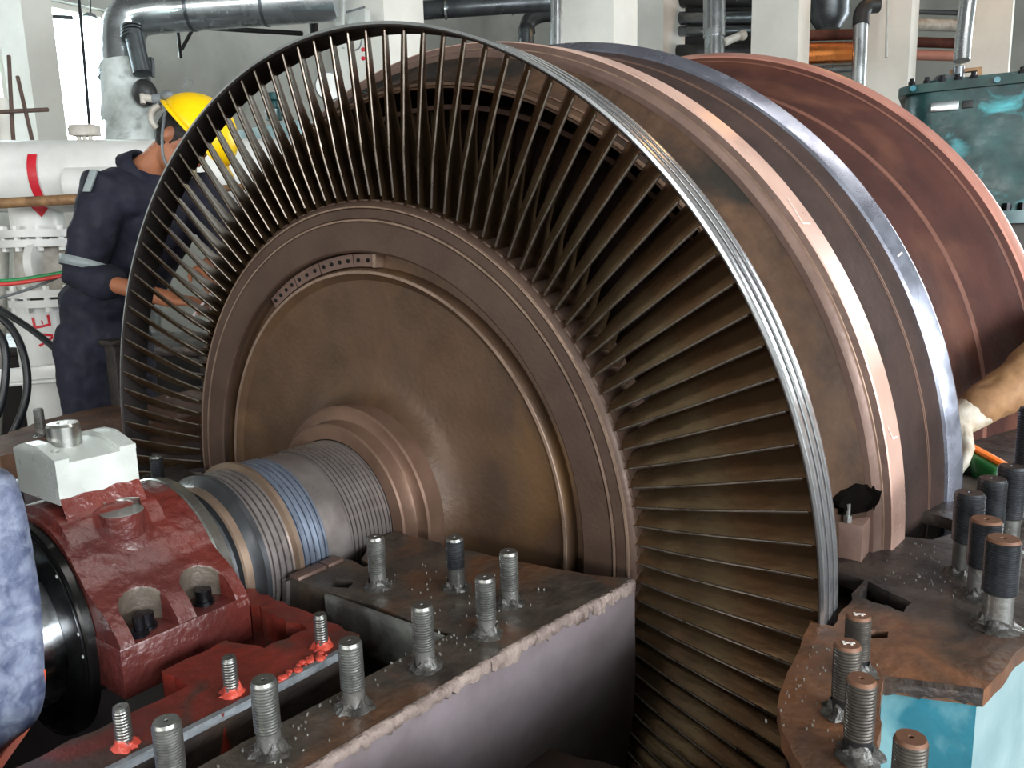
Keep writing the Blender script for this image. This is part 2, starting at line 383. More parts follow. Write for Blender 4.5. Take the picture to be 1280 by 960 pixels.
# gland section with cut grooves
def grooved(y0, y1, r, n, d=.006, wd=.28):
    pr = [(r, y0)]; p = (y1-y0)/n
    for i in range(n):
        c = y0+p*(i+.5); h = p*wd/2
        pr += [(r, c-h), (r-d, c-h*.8), (r-d, c+h*.8), (r, c+h)]
    pr.append((r, y1)); return pr
part('gland_section', grooved(-.165,-.058,.166,10), m_sealgray, 128)
part('gland_section', [(.166,-.165),(.1645,-.163),(.1645,-.222),(.166,-.224)], m_sealgray, 128)
part('gland_section', grooved(-.285,-.224,.166,5,.005,.22), m_sealblue, 128)
part('collar', [(.166,-.285),(.174,-.287),(.174,-.296),(.163,-.299)], m_shafttan, 128)
part('oil_ring_section', grooved(-.350,-.299,.163,4,.005,.3), m_sealgray, 128)
part('oil_thrower', [(.163,-.350),(.166,-.352),(.166,-.362),(.158,-.366),(.150,-.376)], m_shaftdark, 128)
part('oil_thrower', [(.150,-.376),(.150,-.390),(.147,-.393)], m_shafttan, 128)
part('journal', [(.147,-.393),(.137,-.396),(.137,-.412),(.130,-.416),(.128,-.44),(.128,-.66)], m_shaftdark, 128)
part('shaft_end', [(.112,-.66),(.1145,-.66),(.1145,-.73),(.144,-.735),(.144,-1.08),(.0,-1.08)], m_shaftbright, 96)
# shaft core and the hidden further wheels
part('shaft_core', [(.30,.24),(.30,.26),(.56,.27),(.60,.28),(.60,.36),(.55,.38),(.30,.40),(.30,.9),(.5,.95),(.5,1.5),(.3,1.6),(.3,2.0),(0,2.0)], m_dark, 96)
# shroud band of the last stage
for (ya, yb) in ((0,.021), (.028,.049), (.056,.078)):
    part('shroud_band', [(.9945,ya),(.9995,ya),(1.0,ya+.001),(1.0,yb-.001),(.9995,yb),(.9945,yb)], m_shroud, 244)
part('shroud', [(.9925,.000),(.9955,.0005),(.9955,.0775),(.994,.078)], m_shroud_in, 244)
part('shroud_underside', [(.9925,.000),(.990,.003),(.990,.076),(.994,.078)], m_shroud_in, 244)
# blades -------------------------------------------------------------
def lerp_tab(tab, u):
    for (a, x), (b, y) in zip(tab, tab[1:]):
        if u <= b: return x+(y-x)*(u-a)/(b-a)
    return tab[-1][1]
def blade_mesh(r_in, r_out, YF, YR, CT, CB, TH, nst=13, nc=7):
    bm = nb(); prev = None
    for s in range(nst):
        u = s/(nst-1); rr = r_in+(r_out-r_in)*u
        yf, yr, ct, cb, th = (lerp_tab(q, u) for q in (YF, YR, CT, CB, TH))
        ring = []
        cx_, cy_ = ct, yr-yf; L_ = math.hypot(cx_, cy_); nx, ny = cy_/L_, -cx_/L_       # section normal in (tangential, axial)
        def pt(v, side):
            x = -.026+ct*v; y = yf+(yr-yf)*v
            off = cb*4*v*(1-v) + side*th*(1.9*math.sqrt(max(v,0))*(1-v)**.9+.06)
            return (x+nx*off, y+ny*off)
        sec = [pt(i/(nc-1), 1) for i in range(nc)] + [pt(i/(nc-1), -1) for i in range(nc-2, 0, -1)]
        for (t_, y) in sec:
            a = t_/rr; ring.append(bm.verts.new((rr*math.sin(a)*-1, y, rr*math.cos(a))))     # built at 12 o'clock, tangential = counter-clockwise
        if prev:
            for k in range(len(ring)): bm.faces.new((prev[k], prev[(k+1) % len(ring)], ring[(k+1) % len(ring)], ring[k]))
        else: cap(bm, ring[::-1])
        prev = ring
    cap(bm, prev)
    return bm
b0 = link('blade', blade_mesh(.664,.991, [(0,.050),(.3,.030),(1,.004)], [(0,.155),(.25,.122),(.5,.106),(.75,.090),(1,.077)], [(0,.002),(.25,.033),(.5,.053),(.75,.062),(1,.063)], [(0,.016),(.5,.009),(1,.004)], [(0,.0082),(.5,.0062),(1,.0052)]), m_blade, rotor, smooth=60)
# root shoe, a sub-part of every blade
bm = nb(); box(bm, -.013, .013, .052, .158, .658, .6685, bev=.002); root0 = link('root_platform', bm, m_rim, b0, smooth=30)
def le_point(u):
    rr = .664+(.991-.664)*u; yf = lerp_tab([(0,.050),(.3,.030),(1,.004)], u); a = -.026/rr
    return (-rr*math.sin(a), yf-.0004, rr*math.cos(a))
bm = nb(); tube(bm, [le_point(.04+.94*i/10) for i in range(11)], [.0026]*4+[.0022]*7, 6); glint0 = link('edge_glint_strip', bm, m_edgeglint, b0, smooth=60)  # brighter strip paints the silver glint along the wear-polished leading edge
for k in range(NB):
    ang = -2*math.pi*(k+.35)/NB
    if k == 0: o = b0
    else:
        o = b0.copy(); COL.objects.link(o)
        for ch in (root0, glint0):
            c = ch.copy(); COL.objects.link(c); c.parent = o
    o.rotation_euler = (0, ang, 0)
# previous stage, seen between the long blades
N2 = 96
b2 = link('inner_blade', blade_mesh(.60,.872, [(0,.275),(1,.275)], [(0,.36),(1,.345)], [(0,.01),(1,.03)], [(0,.010),(1,.006)], [(0,.007),(1,.004)], 6, 6), m_blade, rotor, smooth=60)
for k in range(N2):
    o = b2
    if k: o = b2.copy(); COL.objects.link(o)
    o.rotation_euler = (0, 2*math.pi*k/N2, 0)
part('inner_shroud', [(.870,.268),(.880,.268),(.880,.36),(.870,.36)], m_pinkbrown, 144, closed=True)
# balance weights in the wheel groove
def arcblock(bm, ra, rb, ya, yb, a0, a1, n=8):
    lathe(bm, [(ra,yb),(ra,ya),(rb,ya),(rb,yb)], n, a0=a0, a1=a1, closed=True)
    bmesh.ops.holes_fill(bm, edges=bm.edges)
hexm = None
for (a, b) in ((86.2, 92.5), (92.9, 104.5), (104.9, 114.5), (114.9, 125.5)):
    bm = nb(); arcblock(bm, .5275, .5545, .058, .079, a, b); bw = link('balance_weight', bm, m_pinkbrown, rotor, smooth=30)
    n = max(2, round((b-a)/2.9))
    for i in range(n):
        t = R(a+(b-a)*(i+.5)/n)
        bm = nb(); cyl(bm, (.541*math.cos(t), .058, .541*math.sin(t)), (.541*math.cos(t), .0555, .541*math.sin(t)), .0048, segs=6); link('screw', bm, m_boltblack, bw, smooth=20)
bm = nb(); arcblock(bm, .527, .555, .054, .079, 85.0, 86.0, 2); link('end_stop', bm, m_edge, rotor, smooth=30)

# ================================================================== stationary guide rings behind the blades
m_lineR = mat('worn_line_red', (118,76,62), (100,62,50), 10, .5, .1)
m_line = mat('worn_line', (132,100,84), (108,82,70), 10, .5, .2)
car = thing('blade_carrier', 'dark scaled guide ring with a pink machined rim behind the long blades', 'casing ring')
part('guide_cone', [(.921,.222),(.930,.231),(.9315,.231),(.934,.236),(.945,.262),(.966,.297),(.986,.325)], m_cone, 160, car, jit=.0015)
part('lip_ring', [(.9085,.226),(.9085,.2205),(.9125,.2195),(.9128,.224)], m_lip, 160, car)
part('lip_ring', [(.9142,.224),(.9144,.2195),(.9185,.2205),(.921,.222)], m_lip, 160, car)
part('lip_groove', [(.9128,.224),(.9142,.224)], m_recessblack, 160, car)
part('step_ring', [(.986,.325),(.997,.325),(.998,.328),(1.002,.338),(1.0065,.345),(1.0065,.350)], m_pinkbrown, 160, car)
part('machined_ring', [(1.0065,.350),(1.009,.350),(1.010,.352)], m_edge, 160, car)
part('step_ring', [(1.010,.352),(1.0215,.353)], m_pinkbrown, 160, car)
part('rim', [(1.0215,.353),(1.024,.355),(1.031,.427),(1.028,.430),(.985,.431)], m_pink, 160, car)
part('inner_sleeve', [(.9085,.226),(.905,.30),(.892,.40),(.30,.42),(.30,.44),(.985,.44),(.985,.431)], m_coneB, 128, car)
part('worn_line', [(.9300,.2308),(.9308,.2300),(.9326,.2330),(.9330,.2350)], m_line, 160, car)
lug = nb(); box(lug, .925, .990, .272, .345, -.004, .066, bev=.002); o = link('joint_lug', lug, m_lug, car, smooth=30)
bm = nb(); cyl(bm, (.962,.279,.066), (.962,.279,.079), .0078, segs=6); cyl(bm, (.962,.279,.079), (.962,.279,.100), .0045, segs=10); link('joint_bolt', bm, m_shank, car, smooth=30)
# raised black patch, its colour standing in for the shade inside the bolt pocket
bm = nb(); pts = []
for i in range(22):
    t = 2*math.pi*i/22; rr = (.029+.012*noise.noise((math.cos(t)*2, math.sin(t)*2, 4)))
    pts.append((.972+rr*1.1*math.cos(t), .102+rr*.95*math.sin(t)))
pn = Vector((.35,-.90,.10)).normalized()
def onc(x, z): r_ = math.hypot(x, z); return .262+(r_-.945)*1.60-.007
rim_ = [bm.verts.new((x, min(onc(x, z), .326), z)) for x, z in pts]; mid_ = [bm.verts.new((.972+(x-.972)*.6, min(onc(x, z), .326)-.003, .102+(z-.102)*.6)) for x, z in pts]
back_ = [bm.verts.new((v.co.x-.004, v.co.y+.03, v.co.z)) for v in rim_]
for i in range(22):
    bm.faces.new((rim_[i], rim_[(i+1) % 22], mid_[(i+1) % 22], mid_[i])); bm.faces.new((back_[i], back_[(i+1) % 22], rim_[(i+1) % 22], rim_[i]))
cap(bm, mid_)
link('bolt_pocket_shade', bm, m_recessblack, car, smooth=30)
drum = thing('inner_casing_drum', 'dark brown casing drum ending in a polished bluish steel rim', 'casing ring')
part('drum_cone', [(.985,.442),(.992,.45),(1.02,.55),(1.038,.62),(1.0405,.622),(1.042,.628),(1.058,.695)], m_coneB, 160, drum)
part('worn_line', [(1.0375,.6205),(1.0392,.6200),(1.0420,.6260),(1.0418,.6285)], m_line, 160, drum)
part('rim', [(1.058,.695),(1.064,.697),(1.0665,.700),(1.086,.734),(1.085,.748),(1.06,.752),(.95,.755)], m_bluerim, 160, drum)
far = thing('exhaust_flow_guide', 'large red-brown flow guide cone with a salmon rim at the far end', 'casing ring')
part('cone', [(.86,.80),(.90,.86),(.96,1.0),(1.035,1.25),(1.062,1.33),(1.066,1.335),(1.072,1.35),(1.13,1.50),(1.165,1.58),(1.169,1.583),(1.174,1.592),(1.184,1.612)], m_far, 160, far)
for (r_, y_) in ((1.0625,1.331), (1.1655,1.580)): part('worn_line', [(r_-.001,y_-.004),(r_+.0015,y_-.003),(r_+.0075,y_+.012),(r_+.006,y_+.014)], m_lineR, 160, far)
part('rim', [(1.184,1.612),(1.190,1.614),(1.205,1.645),(1.205,1.69),(1.15,1.70),(.8,1.70)], m_farrim, 160, far)

# ================================================================== lower casing (split plane z = 0)
casing = thing('lower_casing', 'greasy lower turbine casing with rusty flame-cut joint flange around the rotor', 'turbine casing')
def plate(name, outline, z0, z1, mt, holes=(), parent=casing, amp=.0025, seed=0, sm=25):
    bm = nb(); prism(bm, ragged(outline, .02, amp, seed), z0, z1, [ragged(h, .015, amp, seed+5) for h in holes]); return link(name, bm, mt, parent, smooth=sm)
# near flange: main plate, strip beside the trench
near = [(.176,-.062),(.30,-.060),(.318,-.073),(.335,-.066),(.40,-.056),(.465,-.052),(.546,-.043),(.614,-.032),(.650,-.020),(.679,-.006),(.690,-.010),(.686,-.06),(.676,-.12),(.664,-.20),(.652,-.30),(.640,-.42),(.630,-.54),(.620,-.66),(.610,-.80),(.60,-1.05),(.515,-1.05),(.512,-.74),(.520,-.64),(.530,-.55),(.534,-.475),(.542,-.40),(.552,-.322),(.46,-.3235),(.377,-.317),(.287,-.326),(.20,-.328),(.176,-.327),(.176,-.30),(.177,-.215),(.215,-.212),(.258,-.222),(.262,-.205),(.225,-.198),(.20,-.16),(.185,-.12),(.176,-.085)]
plate('flange_plate', near, -.075, 0, m_flange, holes=[[(.252,-.285),(.285,-.270),(.300,-.298),(.266,-.312)]], seed=1)
plate('flange_plate', [(-x, y) for x, y in near[::-1]], -.075, 0, m_flangedark, seed=2)
# end face of the plate smeared with putty
bm = nb(); box(bm, .285, .545, -.337, -.326, -.085, -.004, bev=.002)
for v in bm.verts: v.co.z += .02*noise.noise((v.co.x*9, v.co.y*9, 1)); 
o = link('end_face_putty', bm, m_grayend, casing, smooth=30)
bm = nb()
segs_ = 26; rows = []
for i in range(segs_+1):
    u = i/segs_; x = .285+.262*u; low = -.030-.05*abs(noise.noise((x*14, 2.2, 0)))-(.03 if .2 < u < .7 else 0)
    rows.append([bm.verts.new((x, -.3375, z)) for z in (-.001, low*.5, low)] + [bm.verts.new((x, -.331, -.001))])
for A, B in zip(rows, rows[1:]):
    bm.faces.new((A[0], B[0], B[1], A[1])); bm.faces.new((A[1], B[1], B[2], A[2])); bm.faces.new((A[3], B[3], B[0], A[0]))
link('putty_smear', bm, m_grayend, casing, smooth=50)
# gland lip plates beside the shaft
for (y0, y1) in ((-.326,-.262), (-.258,-.222)):
    bm = nb(); box(bm, .178, .205, y0, y1, -.05, .006, bev=.002); link('gland_lip', bm, m_pinkbrown, casing, smooth=30)
bm = nb(); lathe(bm, [(.170,-.335),(.182,-.335),(.182,-.327),(.170,-.327)], 40, a0=-80, a1=-1, closed=True); link('gland_ring', bm, m_sealgray, casing)
# side wall below the near flange, bulging down into the pit
bm = nb(); cols = []
edge = [(.688,-.008),(.684,-.06),(.674,-.12),(.662,-.20),(.650,-.30),(.638,-.42),(.628,-.54),(.618,-.66),(.608,-.80),(.60,-1.05)]
E_ = smooth_path([(x, y, 0) for x, y in edge], 5)
for p in E_:
    col_ = []
    for j in range(9):
        v = j/8; z = -.006-.62*v; bulge = .010*math.sin(v*6)+.012*noise.noise((p.y*5, z*5, 0))
        col_.append(bm.verts.new((p.x+.004-.05*v*v+bulge*v*2, p.y, z)))
    cols.append(col_)
for A, B in zip(cols, cols[1:]):
    for j in range(8): bm.faces.new((A[j], B[j], B[j+1], A[j+1]))
link('side_wall', bm, m_casewall, casing, smooth=70)
bm = nb(); box(bm, -.66, .655, -.052, .0, -1.3, -.075); link('bulkhead', bm, m_brownledge, casing, smooth=None)
# crust of cracked sealant along the flange edge: separate broken pieces
random.seed(11)
P = smooth_path([(x, y, 0) for x, y in edge[:9]], 16)
i = 0; acc = 0
while i < len(P)-2:
    n = random.choice((2,3,5,7)); seg = P[i:min(i+n, len(P)-1)+1]; i += n
    bm = nb(); rows = []
    hgt = random.uniform(.011, .021)
    for k, p in enumerate(seg):
        s = (0.75 if k in (0, len(seg)-1) else 1)
        o1 = random.uniform(-.001, .0015); q = random.uniform(-.004,.003)
        rows.append([bm.verts.new((p.x-.004+o1, p.y, .0004)), bm.verts.new((p.x+.002+o1, p.y, .0012*s)), bm.verts.new((p.x+.0065*s+o1, p.y, -.004)), bm.verts.new((p.x+.0065*s+o1, p.y, -hgt*s+q)), bm.verts.new((p.x+.001, p.y, -hgt-.003))])
    for A, B in zip(rows, rows[1:]):
        for j in range(4): bm.faces.new((A[j], B[j], B[j+1], A[j+1]))
    for e_ in (rows[0], rows[-1]): cap(bm, e_)
    link('sealant_crust', bm, m_crust, casing, smooth=60)
# lower ledge in the pit
LZ = -.20
a = pz(625,888,LZ); b_ = pz(800,965,LZ)
plate('pit_ledge', [(a.x-.06,a.y+.02),(a.x,a.y),(a.x+.03,a.y-.012),(a.x+.075,a.y-.05),(b_.x,b_.y),(b_.x+.05,b_.y-.25),(a.x-.06,-1.3)], LZ-.08, LZ, m_brownledge, seed=4, amp=.004)
plate('pit_light_blocker', [(.625,-.70),(.75,-.61),(.90,-.51),(1.02,-.43),(1.06,-.42),(1.10,-.50),(1.14,-.62),(1.14,-1.55),(.60,-1.55),(.60,-1.06)], -.08, -.01, m_brownledge, seed=12)  # unseen plate added to keep front light out of the pit
# right flange
rf = [(.979,.006),(.984,-.04),(.991,-.085),(.995,-.13),(1.0,-.184),(1.009,-.237),(1.03,-.287),(1.069,-.339),(1.10,-.42),(1.14,-.55),(1.22,-.55),(1.168,-.40),(1.134,-.29),(1.116,-.19),(1.103,-.098),(1.16,-.080),(1.212,-.064),(1.244,.087),(1.26,.20),(1.33,.40),(1.36,.7),(1.38,1.2),(1.40,1.9),(1.02,1.9),(1.02,.60),(1.05,.60),(1.098,.575),(1.10,.50),(1.075,.45),(1.03,.44),(.915,.44),(.915,.20),(.975,.205),(1.012,.196),(1.012,.004)]
plate('flange_plate', rf, -.024, 0, m_flangeR, holes=[[(1.020,.130),(1.018,.195),(1.04,.180),(1.092,.149),(1.088,.108),(1.04,.118)], [(1.050,.008),(1.062,-.006),(1.085,.010),(1.082,.032),(1.066,.026)]], seed=6, amp=.004)
plate('sunken_plate', [(.93,.08),(1.10,.05),(1.12,.18),(.93,.24)], -.075, -.05, m_flangedark, seed=9)
plate('flange_plate', [(-1.245,-.9),(-1.245,2.0),(-1.70,2.0),(-1.72,.4),(-1.70,.2),(-1.66,.05),(-1.52,-.14),(-1.50,-.9)], -.09, 0, m_flangerust, seed=8, amp=.006)
bm = nb(); box(bm, -1.30, -1.246, -.9, 2.0, -1.3, -.09); link('side_wall', bm, m_casewall, casing, smooth=None)
# shell of the pit, with unseen walls added to shut out window light
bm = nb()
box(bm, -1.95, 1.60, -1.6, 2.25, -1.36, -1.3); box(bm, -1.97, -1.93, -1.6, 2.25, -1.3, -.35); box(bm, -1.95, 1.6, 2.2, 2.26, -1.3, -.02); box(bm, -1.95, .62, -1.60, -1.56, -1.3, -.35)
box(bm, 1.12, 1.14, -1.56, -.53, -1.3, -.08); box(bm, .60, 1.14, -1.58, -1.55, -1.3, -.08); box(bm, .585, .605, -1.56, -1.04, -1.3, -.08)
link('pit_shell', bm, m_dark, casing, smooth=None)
bm = nb()
for A, B in zip(rf[1:9], rf[2:10]):
    v = [bm.verts.new((A[0]+.012, A[1], -.06)), bm.verts.new((B[0]+.012, B[1], -.06)), bm.verts.new((B[0]+.03, B[1], -1.3)), bm.verts.new((A[0]+.03, A[1], -1.3))]
    bm.faces.new(v)
link('side_wall', bm, m_brownledge, casing, smooth=60)
# turquoise plates under the right flange
def wallstrip(name, pts, z0, z1, mt, th=.012):
    bm = nb(); n = len(pts)
    for A, B in zip(pts, pts[1:]):
        d = Vector((B[0]-A[0], B[1]-A[1], 0)).normalized(); nr = Vector((d.y, -d.x, 0))*-th
        q = [Vector((A[0],A[1],0)), Vector((B[0],B[1],0)), Vector((B[0],B[1],0))+nr, Vector((A[0],A[1],0))+nr]
        lo = [bm.verts.new((p.x, p.y, z0)) for p in q]; hi = [bm.verts.new((p.x, p.y, z1)) for p in q]
        cap(bm, lo); cap(bm, hi)
        for i in range(4): bm.faces.new((lo[i], lo[(i+1) % 4], hi[(i+1) % 4], hi[i]))
    return link(name, bm, mt, casing, smooth=None)
wallstrip('gusset_plate', [(1.145,-.40),(1.122,-.27),(1.096,-.098)], -1.0, -.024, m_palewall)
wallstrip('gusset_plate', [(1.100,-.092),(1.205,-.058)], -1.0, -.024, m_tealflange)
wallstrip('gusset_plate', [(1.205,-.058),(1.238,.09),(1.255,.2),(1.325,.4),(1.36,.8)], -1.0, -.024, m_palewall)
bm = nb(); box(bm, 1.12, 1.60, -1.6, 2.2, -1.0, -.62); link('foundation_ledge', bm, m_palewall, casing, smooth=None)
# crust under the turquoise plate edge
bm = nb(); rows = []
for i in range(19):
    u = i/18; x = 1.100+.112*u; y = -.102+.037*u-.004
    lo = -.014-.016*abs(noise.noise((x*60, 0, 3)))
    rows.append([bm.verts.new((x, y+.006, .001)), bm.verts.new((x, y-.002, -.003)), bm.verts.new((x, y-.004, lo)), bm.verts.new((x, y+.008, lo-.006))])
for A, B in zip(rows, rows[1:]):
    for j in range(3): bm.faces.new((A[j], B[j], B[j+1], A[j+1]))
link('edge_crust', bm, m_flangedark, casing, smooth=50)
# pale flakes of scraped sealant lying on the flanges
random.seed(5)
bm = nb()
def flake(x, y, s, z=0.001):
    n = random.choice((3,4,5)); a0 = random.random()*6
    t = [bm.verts.new((x+s*random.uniform(.5,1)*math.cos(a0+6.283*k/n), y+s*random.uniform(.5,1)*math.sin(a0+6.283*k/n), z+random.uniform(.0006,.003))) for k in range(n)]
    b = [bm.verts.new((v.co.x, v.co.y, z-.0012)) for v in t]
    bm.faces.new(t)
    for k in range(n): bm.faces.new((t[k], b[k], b[(k+1) % n], t[(k+1) % n]))
for _ in range(70): flake(random.uniform(.53,.61), random.uniform(-.75,-.25), random.uniform(.0008,.0028))
for _ in range(40): flake(random.uniform(.33,.6), random.uniform(-.29,-.12), random.uniform(.0008,.0024))
for _ in range(110): flake(random.uniform(1.02,1.22), random.uniform(.2,.42), random.uniform(.0006,.002))
for _ in range(60): flake(random.uniform(1.0,1.09), random.uniform(-.3,0), random.uniform(.0006,.0016), .001)
fl = link('sealant_flakes', bm, m_flake, casing, smooth=None); fl['kind'] = 'stuff'

# ================================================================== studs
def make_stud(h, rad, thread_from, mt_thread, mt_shank, mt_top, crud=True, crudmat=None, rs=None):
    t = thing('stud_bolt', '', 'stud'); zt = h*thread_from; rs = rs or rad*.93
    pr = [(rs, 0), (rs, zt*.96), (rad*.94, zt)]
    bm = nb(); lathe(bm, pr, 24, 'Z'); link('shank', bm, mt_shank, t, smooth=40)
    n = int((h-zt-.006)/.0034); pr = [(rad*.94, zt)]; p = (h-.004-zt)/n
    for i in range(n): pr += [(rad*.94, zt+p*i), (rad, zt+p*(i+.35)), (rad, zt+p*(i+.6)), (rad*.94, zt+p*(i+.95))]
    pr += [(rad*.96, h-.004)]
    bm = nb(); lathe(bm, pr, 28, 'Z'); link('thread', bm, mt_thread, t, smooth=20)
    bm = nb(); lathe(bm, [(rad*.96, h-.004), (rad*.86, h), (rad*.18, h), (rad*.12, h-.004), (0.0002, h-.005)], 24, 'Z'); link('top_face', bm, mt_top, t, smooth=40)
    if crud:
        bm = nb(); rings = lathe(bm, [(rs*1.02,.013),(rs*1.10,.009),(rs*1.25,.005),(rs*1.6,.0018),(rs*1.85,-.001)], 26, 'Z')
        for rg in rings:
            for v in rg:
                f = 1+.35*noise.noise((v.co.x*140, v.co.y*140, v.co.z*90)); v.co.x *= f; v.co.y *= f; v.co.z = max(-.001, v.co.z*(1+.9*noise.noise((v.co.x*120, v.co.y*120, 9))))
        link('residue', bm, crudmat or m_grease, t, smooth=50)
    return t
studA = make_stud(.090, .0152, .30, m_thread, m_shank, m_thread)
studA2 = make_stud(.090, .0152, .42, m_threaddark, m_thread, m_thread)
studR = make_stud(.051, .0098, .18, m_thread, m_shank, m_thread, crudmat=m_redpaste)
studB = make_stud(.084, .0160, .24, m_threadmid, m_threaddark, m_rusttop)
studC = make_stud(.136, .0232, .40, m_threaddark, m_shank, m_rusttop, rs=.0195)
studD = make_stud(.155, .0232, .42, m_threaddark, m_thread, m_threaddark, rs=.0195)
used = set()
def put(src, x, y, label, group, z=0.0, sz=1):
    o = src if src.name not in used else dup(src)
    used.add(src.name); used.add(o.name)
    o.location = (x, y, z); o.rotation_euler = (0, 0, random.uniform(0, 6.2)); o.scale = (1, 1, sz)
    o['label'] = label; o['category'] = 'stud'; o['group'] = group
    return o
G1 = 'bare studs on the near casing flange'
put(studA, .340,-.266, 'threaded steel stud nearest the grooved shaft on the casing flange', G1)
put(studA2, .457,-.198, 'dark threaded stud standing closest to the wheel web, at the centre', G1)
put(studA, .568,-.197, 'tall threaded stud with bright flat top nearest the pit corner', G1)
put(studA, .597,-.294, 'threaded stud with a small burr on top, by the flange edge', G1)
put(studA, .581,-.412, 'threaded stud beside the pointed dark opening of the casing', G1)
put(studA, .573,-.535, 'threaded stud with grease at its base, right of the red ledge tip', G1)
put(studA, .557,-.651, 'large threaded stud at the bottom, nearest but one to the left corner', G1)
put(studA, .524,-.751, 'stud cut by the bottom picture edge at lower left', G1, sz=.9)
G2 = 'short studs on the red ledge'
put(studR, .419,-.456, 'short stud on the red ledge nearest the grey casing plate', G2)
put(studR, .414,-.603, 'middle short stud on the red painted ledge', G2)
put(studR, .406,-.742, 'short stud on the red ledge nearest the lower left corner', G2)
G3 = 'studs on the rusty right flange strip'
chalked = []
_c = put(studB, 1.070,-.108, 'chalk-marked stud furthest back on the rusty strip beside the blades', G3, .002, .95); chalked.append(_c)
_c = put(studB, 1.082,-.214, 'chalk-marked stud second from the back on the rusty strip', G3, .002, 1.08); chalked.append(_c)
put(studB, 1.114,-.287, 'rust-topped stud third along the rusty strip', G3, .002, 1.1)
put(studB, 1.176,-.36, 'rust-topped stud in front of the turquoise plate at the bottom edge', G3, .002, 1.03)
G4 = 'thick studs on the dark right flange'
put(studC, 1.207,.131, 'thick rust-topped stud with bright shank nearest the right picture edge', G4)
put(studC, 1.176,.230, 'thick rust-topped stud just behind the frontmost thick stud', G4, 0, .94)
put(studD, 1.144,.307, 'thick dark stud nearest the polished rim', G4, 0, .93)
put(studD, 1.167,.394, 'thick grey-topped stud behind the one nearest the rim', G4, 0, .96)
put(studD, 1.191,.452, 'thick stud with a slim bright shank below the orange strip', G4, 0, 1.03)
put(studD, 1.204,.627, 'tall dark stud at the right picture edge below the tan sleeve', G4, 0, 1.5)
G5 = 'studs on the far left flange'
put(studA, -1.405,-.056, 'lone grey stud on the rusty flange below the white pipe', G5)
put(studA2, -.500,-.176, 'dark stud between the white bearing block and the blades', G5)
put(studA2, -.583,-.456, 'stud half hidden behind the blue tarp', G5)

# ================================================================== red bearing pedestal ledge
ped = thing('bearing_pedestal', 'red painted bearing pedestal ledge with scraped silver edge', 'pedestal')
ledge = [(.452,-.45),(.438,-.401),(.36,-.398),(.298,-.395),(.22,-.394),(.154,-.394),(.150,-.420),(.242,-.429),(.300,-.431),(.36,-.434),(.352,-.506),(.318,-.515),(.282,-.523),(.284,-.626),(.348,-.624),(.346,-.70),(.344,-.722),(.341,-.826),(.335,-1.05),(.43,-1.05),(.432,-.774),(.444,-.60)]
bm = nb(); prism(bm, ragged(ledge, .012, .006, 21), -.10, 0); link('ledge_plate', bm, m_redpaint, ped, smooth=25)
bm = nb(); rows = []
pth = smooth_path([(.4525,-.45,0),(.4475,-.56,0),(.440,-.68,0),(.433,-.80,0),(.431,-1.05,0)], 10)
for p in pth:
    j = .0025*noise.noise((p.y*60, 0, 0)); rows.append([bm.verts.new((p.x-.006+j, p.y, .0012)), bm.verts.new((p.x+.002, p.y, .0005)), bm.verts.new((p.x+.003, p.y, -.010))])
for A, B in zip(rows, rows[1:]):
    for k in range(2): bm.faces.new((A[k], B[k], B[k+1], A[k+1]))
link('scraped_edge', bm, m_silvedge, ped, smooth=60)
bm = nb(); rows = [[bm.verts.new((p.x+.003, p.y, -.010)), bm.verts.new((p.x-.004, p.y, -.16)), bm.verts.new((p.x+.002, p.y, -.6))] for p in pth]
for A, B in zip(rows, rows[1:]):
    for k in range(2): bm.faces.new((A[k], B[k], B[k+1], A[k+1]))
link('ledge_side', bm, m_flangedark, ped, smooth=60)
# raised oil-gland seat beside the journal
bm = nb(); lathe(bm, [(.139,-.398),(.150,-.398),(.150,-.422),(.139,-.422)], 24, a0=-70, a1=2, closed=True); link('oil_gland_seat', bm, m_bearsteel, ped)
# mirrored ledge behind, and pit wall under the bearing
bm = nb(); prism(bm, [(-x, y) for x, y in ledge[::-1]], -.10, 0); link('ledge_plate', bm, m_redpaint, ped, smooth=25)
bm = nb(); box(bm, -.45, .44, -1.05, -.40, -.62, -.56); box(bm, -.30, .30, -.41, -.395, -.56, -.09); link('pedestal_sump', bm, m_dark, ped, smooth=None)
bm = nb(); prism(bm, ragged([(.22,-.60),(.262,-.62),(.262,-.70),(.21,-.69)], .02, .004, 3), -.16, -.13); link('sump_bracket', bm, m_flange, ped)
# paste lumps squeezed out on the ledge
random.seed(3); bm = nb()
for _ in range(26):
    x = random.uniform(.43,.447); y = random.uniform(-.56,-.47); s = random.uniform(.002,.006)
    ball(bm, (x, y, .001), s, 8, (1.3,1,.7))
pl = link('paste_lumps', bm, m_redpaste, ped, smooth=60); pl['kind'] = 'stuff'

# ================================================================== bearing cap
cap_t = thing('bearing_housing', 'dark red bearing cap with bright steel block and knob on top', 'bearing cap', (0,-.55,0))
def kid(name, bm, mt, sm=35, parent=None):
    o = link(name, bm, mt, None, smooth=sm)
    if parent is None: return child(o, cap_t)
    o.parent = parent; return o
RC = .180
bm = nb()
def capr(t, y):           # t degrees, outer radius of the casting with its boss and ribs
    r_ = RC
    d = math.hypot((t-60)/17, (y+.56)/.04); r_ += .010*max(0, 1-d*d)**.7 if d < 1 else 0
    if t < 36: u = (36-t)/32; r_ += .060*u*u*(3-2*u)
    if t > 144: u = (t-144)/32; r_ += .060*u*u*(3-2*u)
    d2 = abs(t-90)/34
    if -.645 < y < -.495 and d2 < 1: r_ += .012*min(1, (1-d2)*3)
    r_ += .0018*noise.noise((math.cos(R(t))*9, y*30, math.sin(R(t))*9))
    return r_
POCK = (-.600, -.505)
rows = []; NY = 100; NT = 130; hit = set()
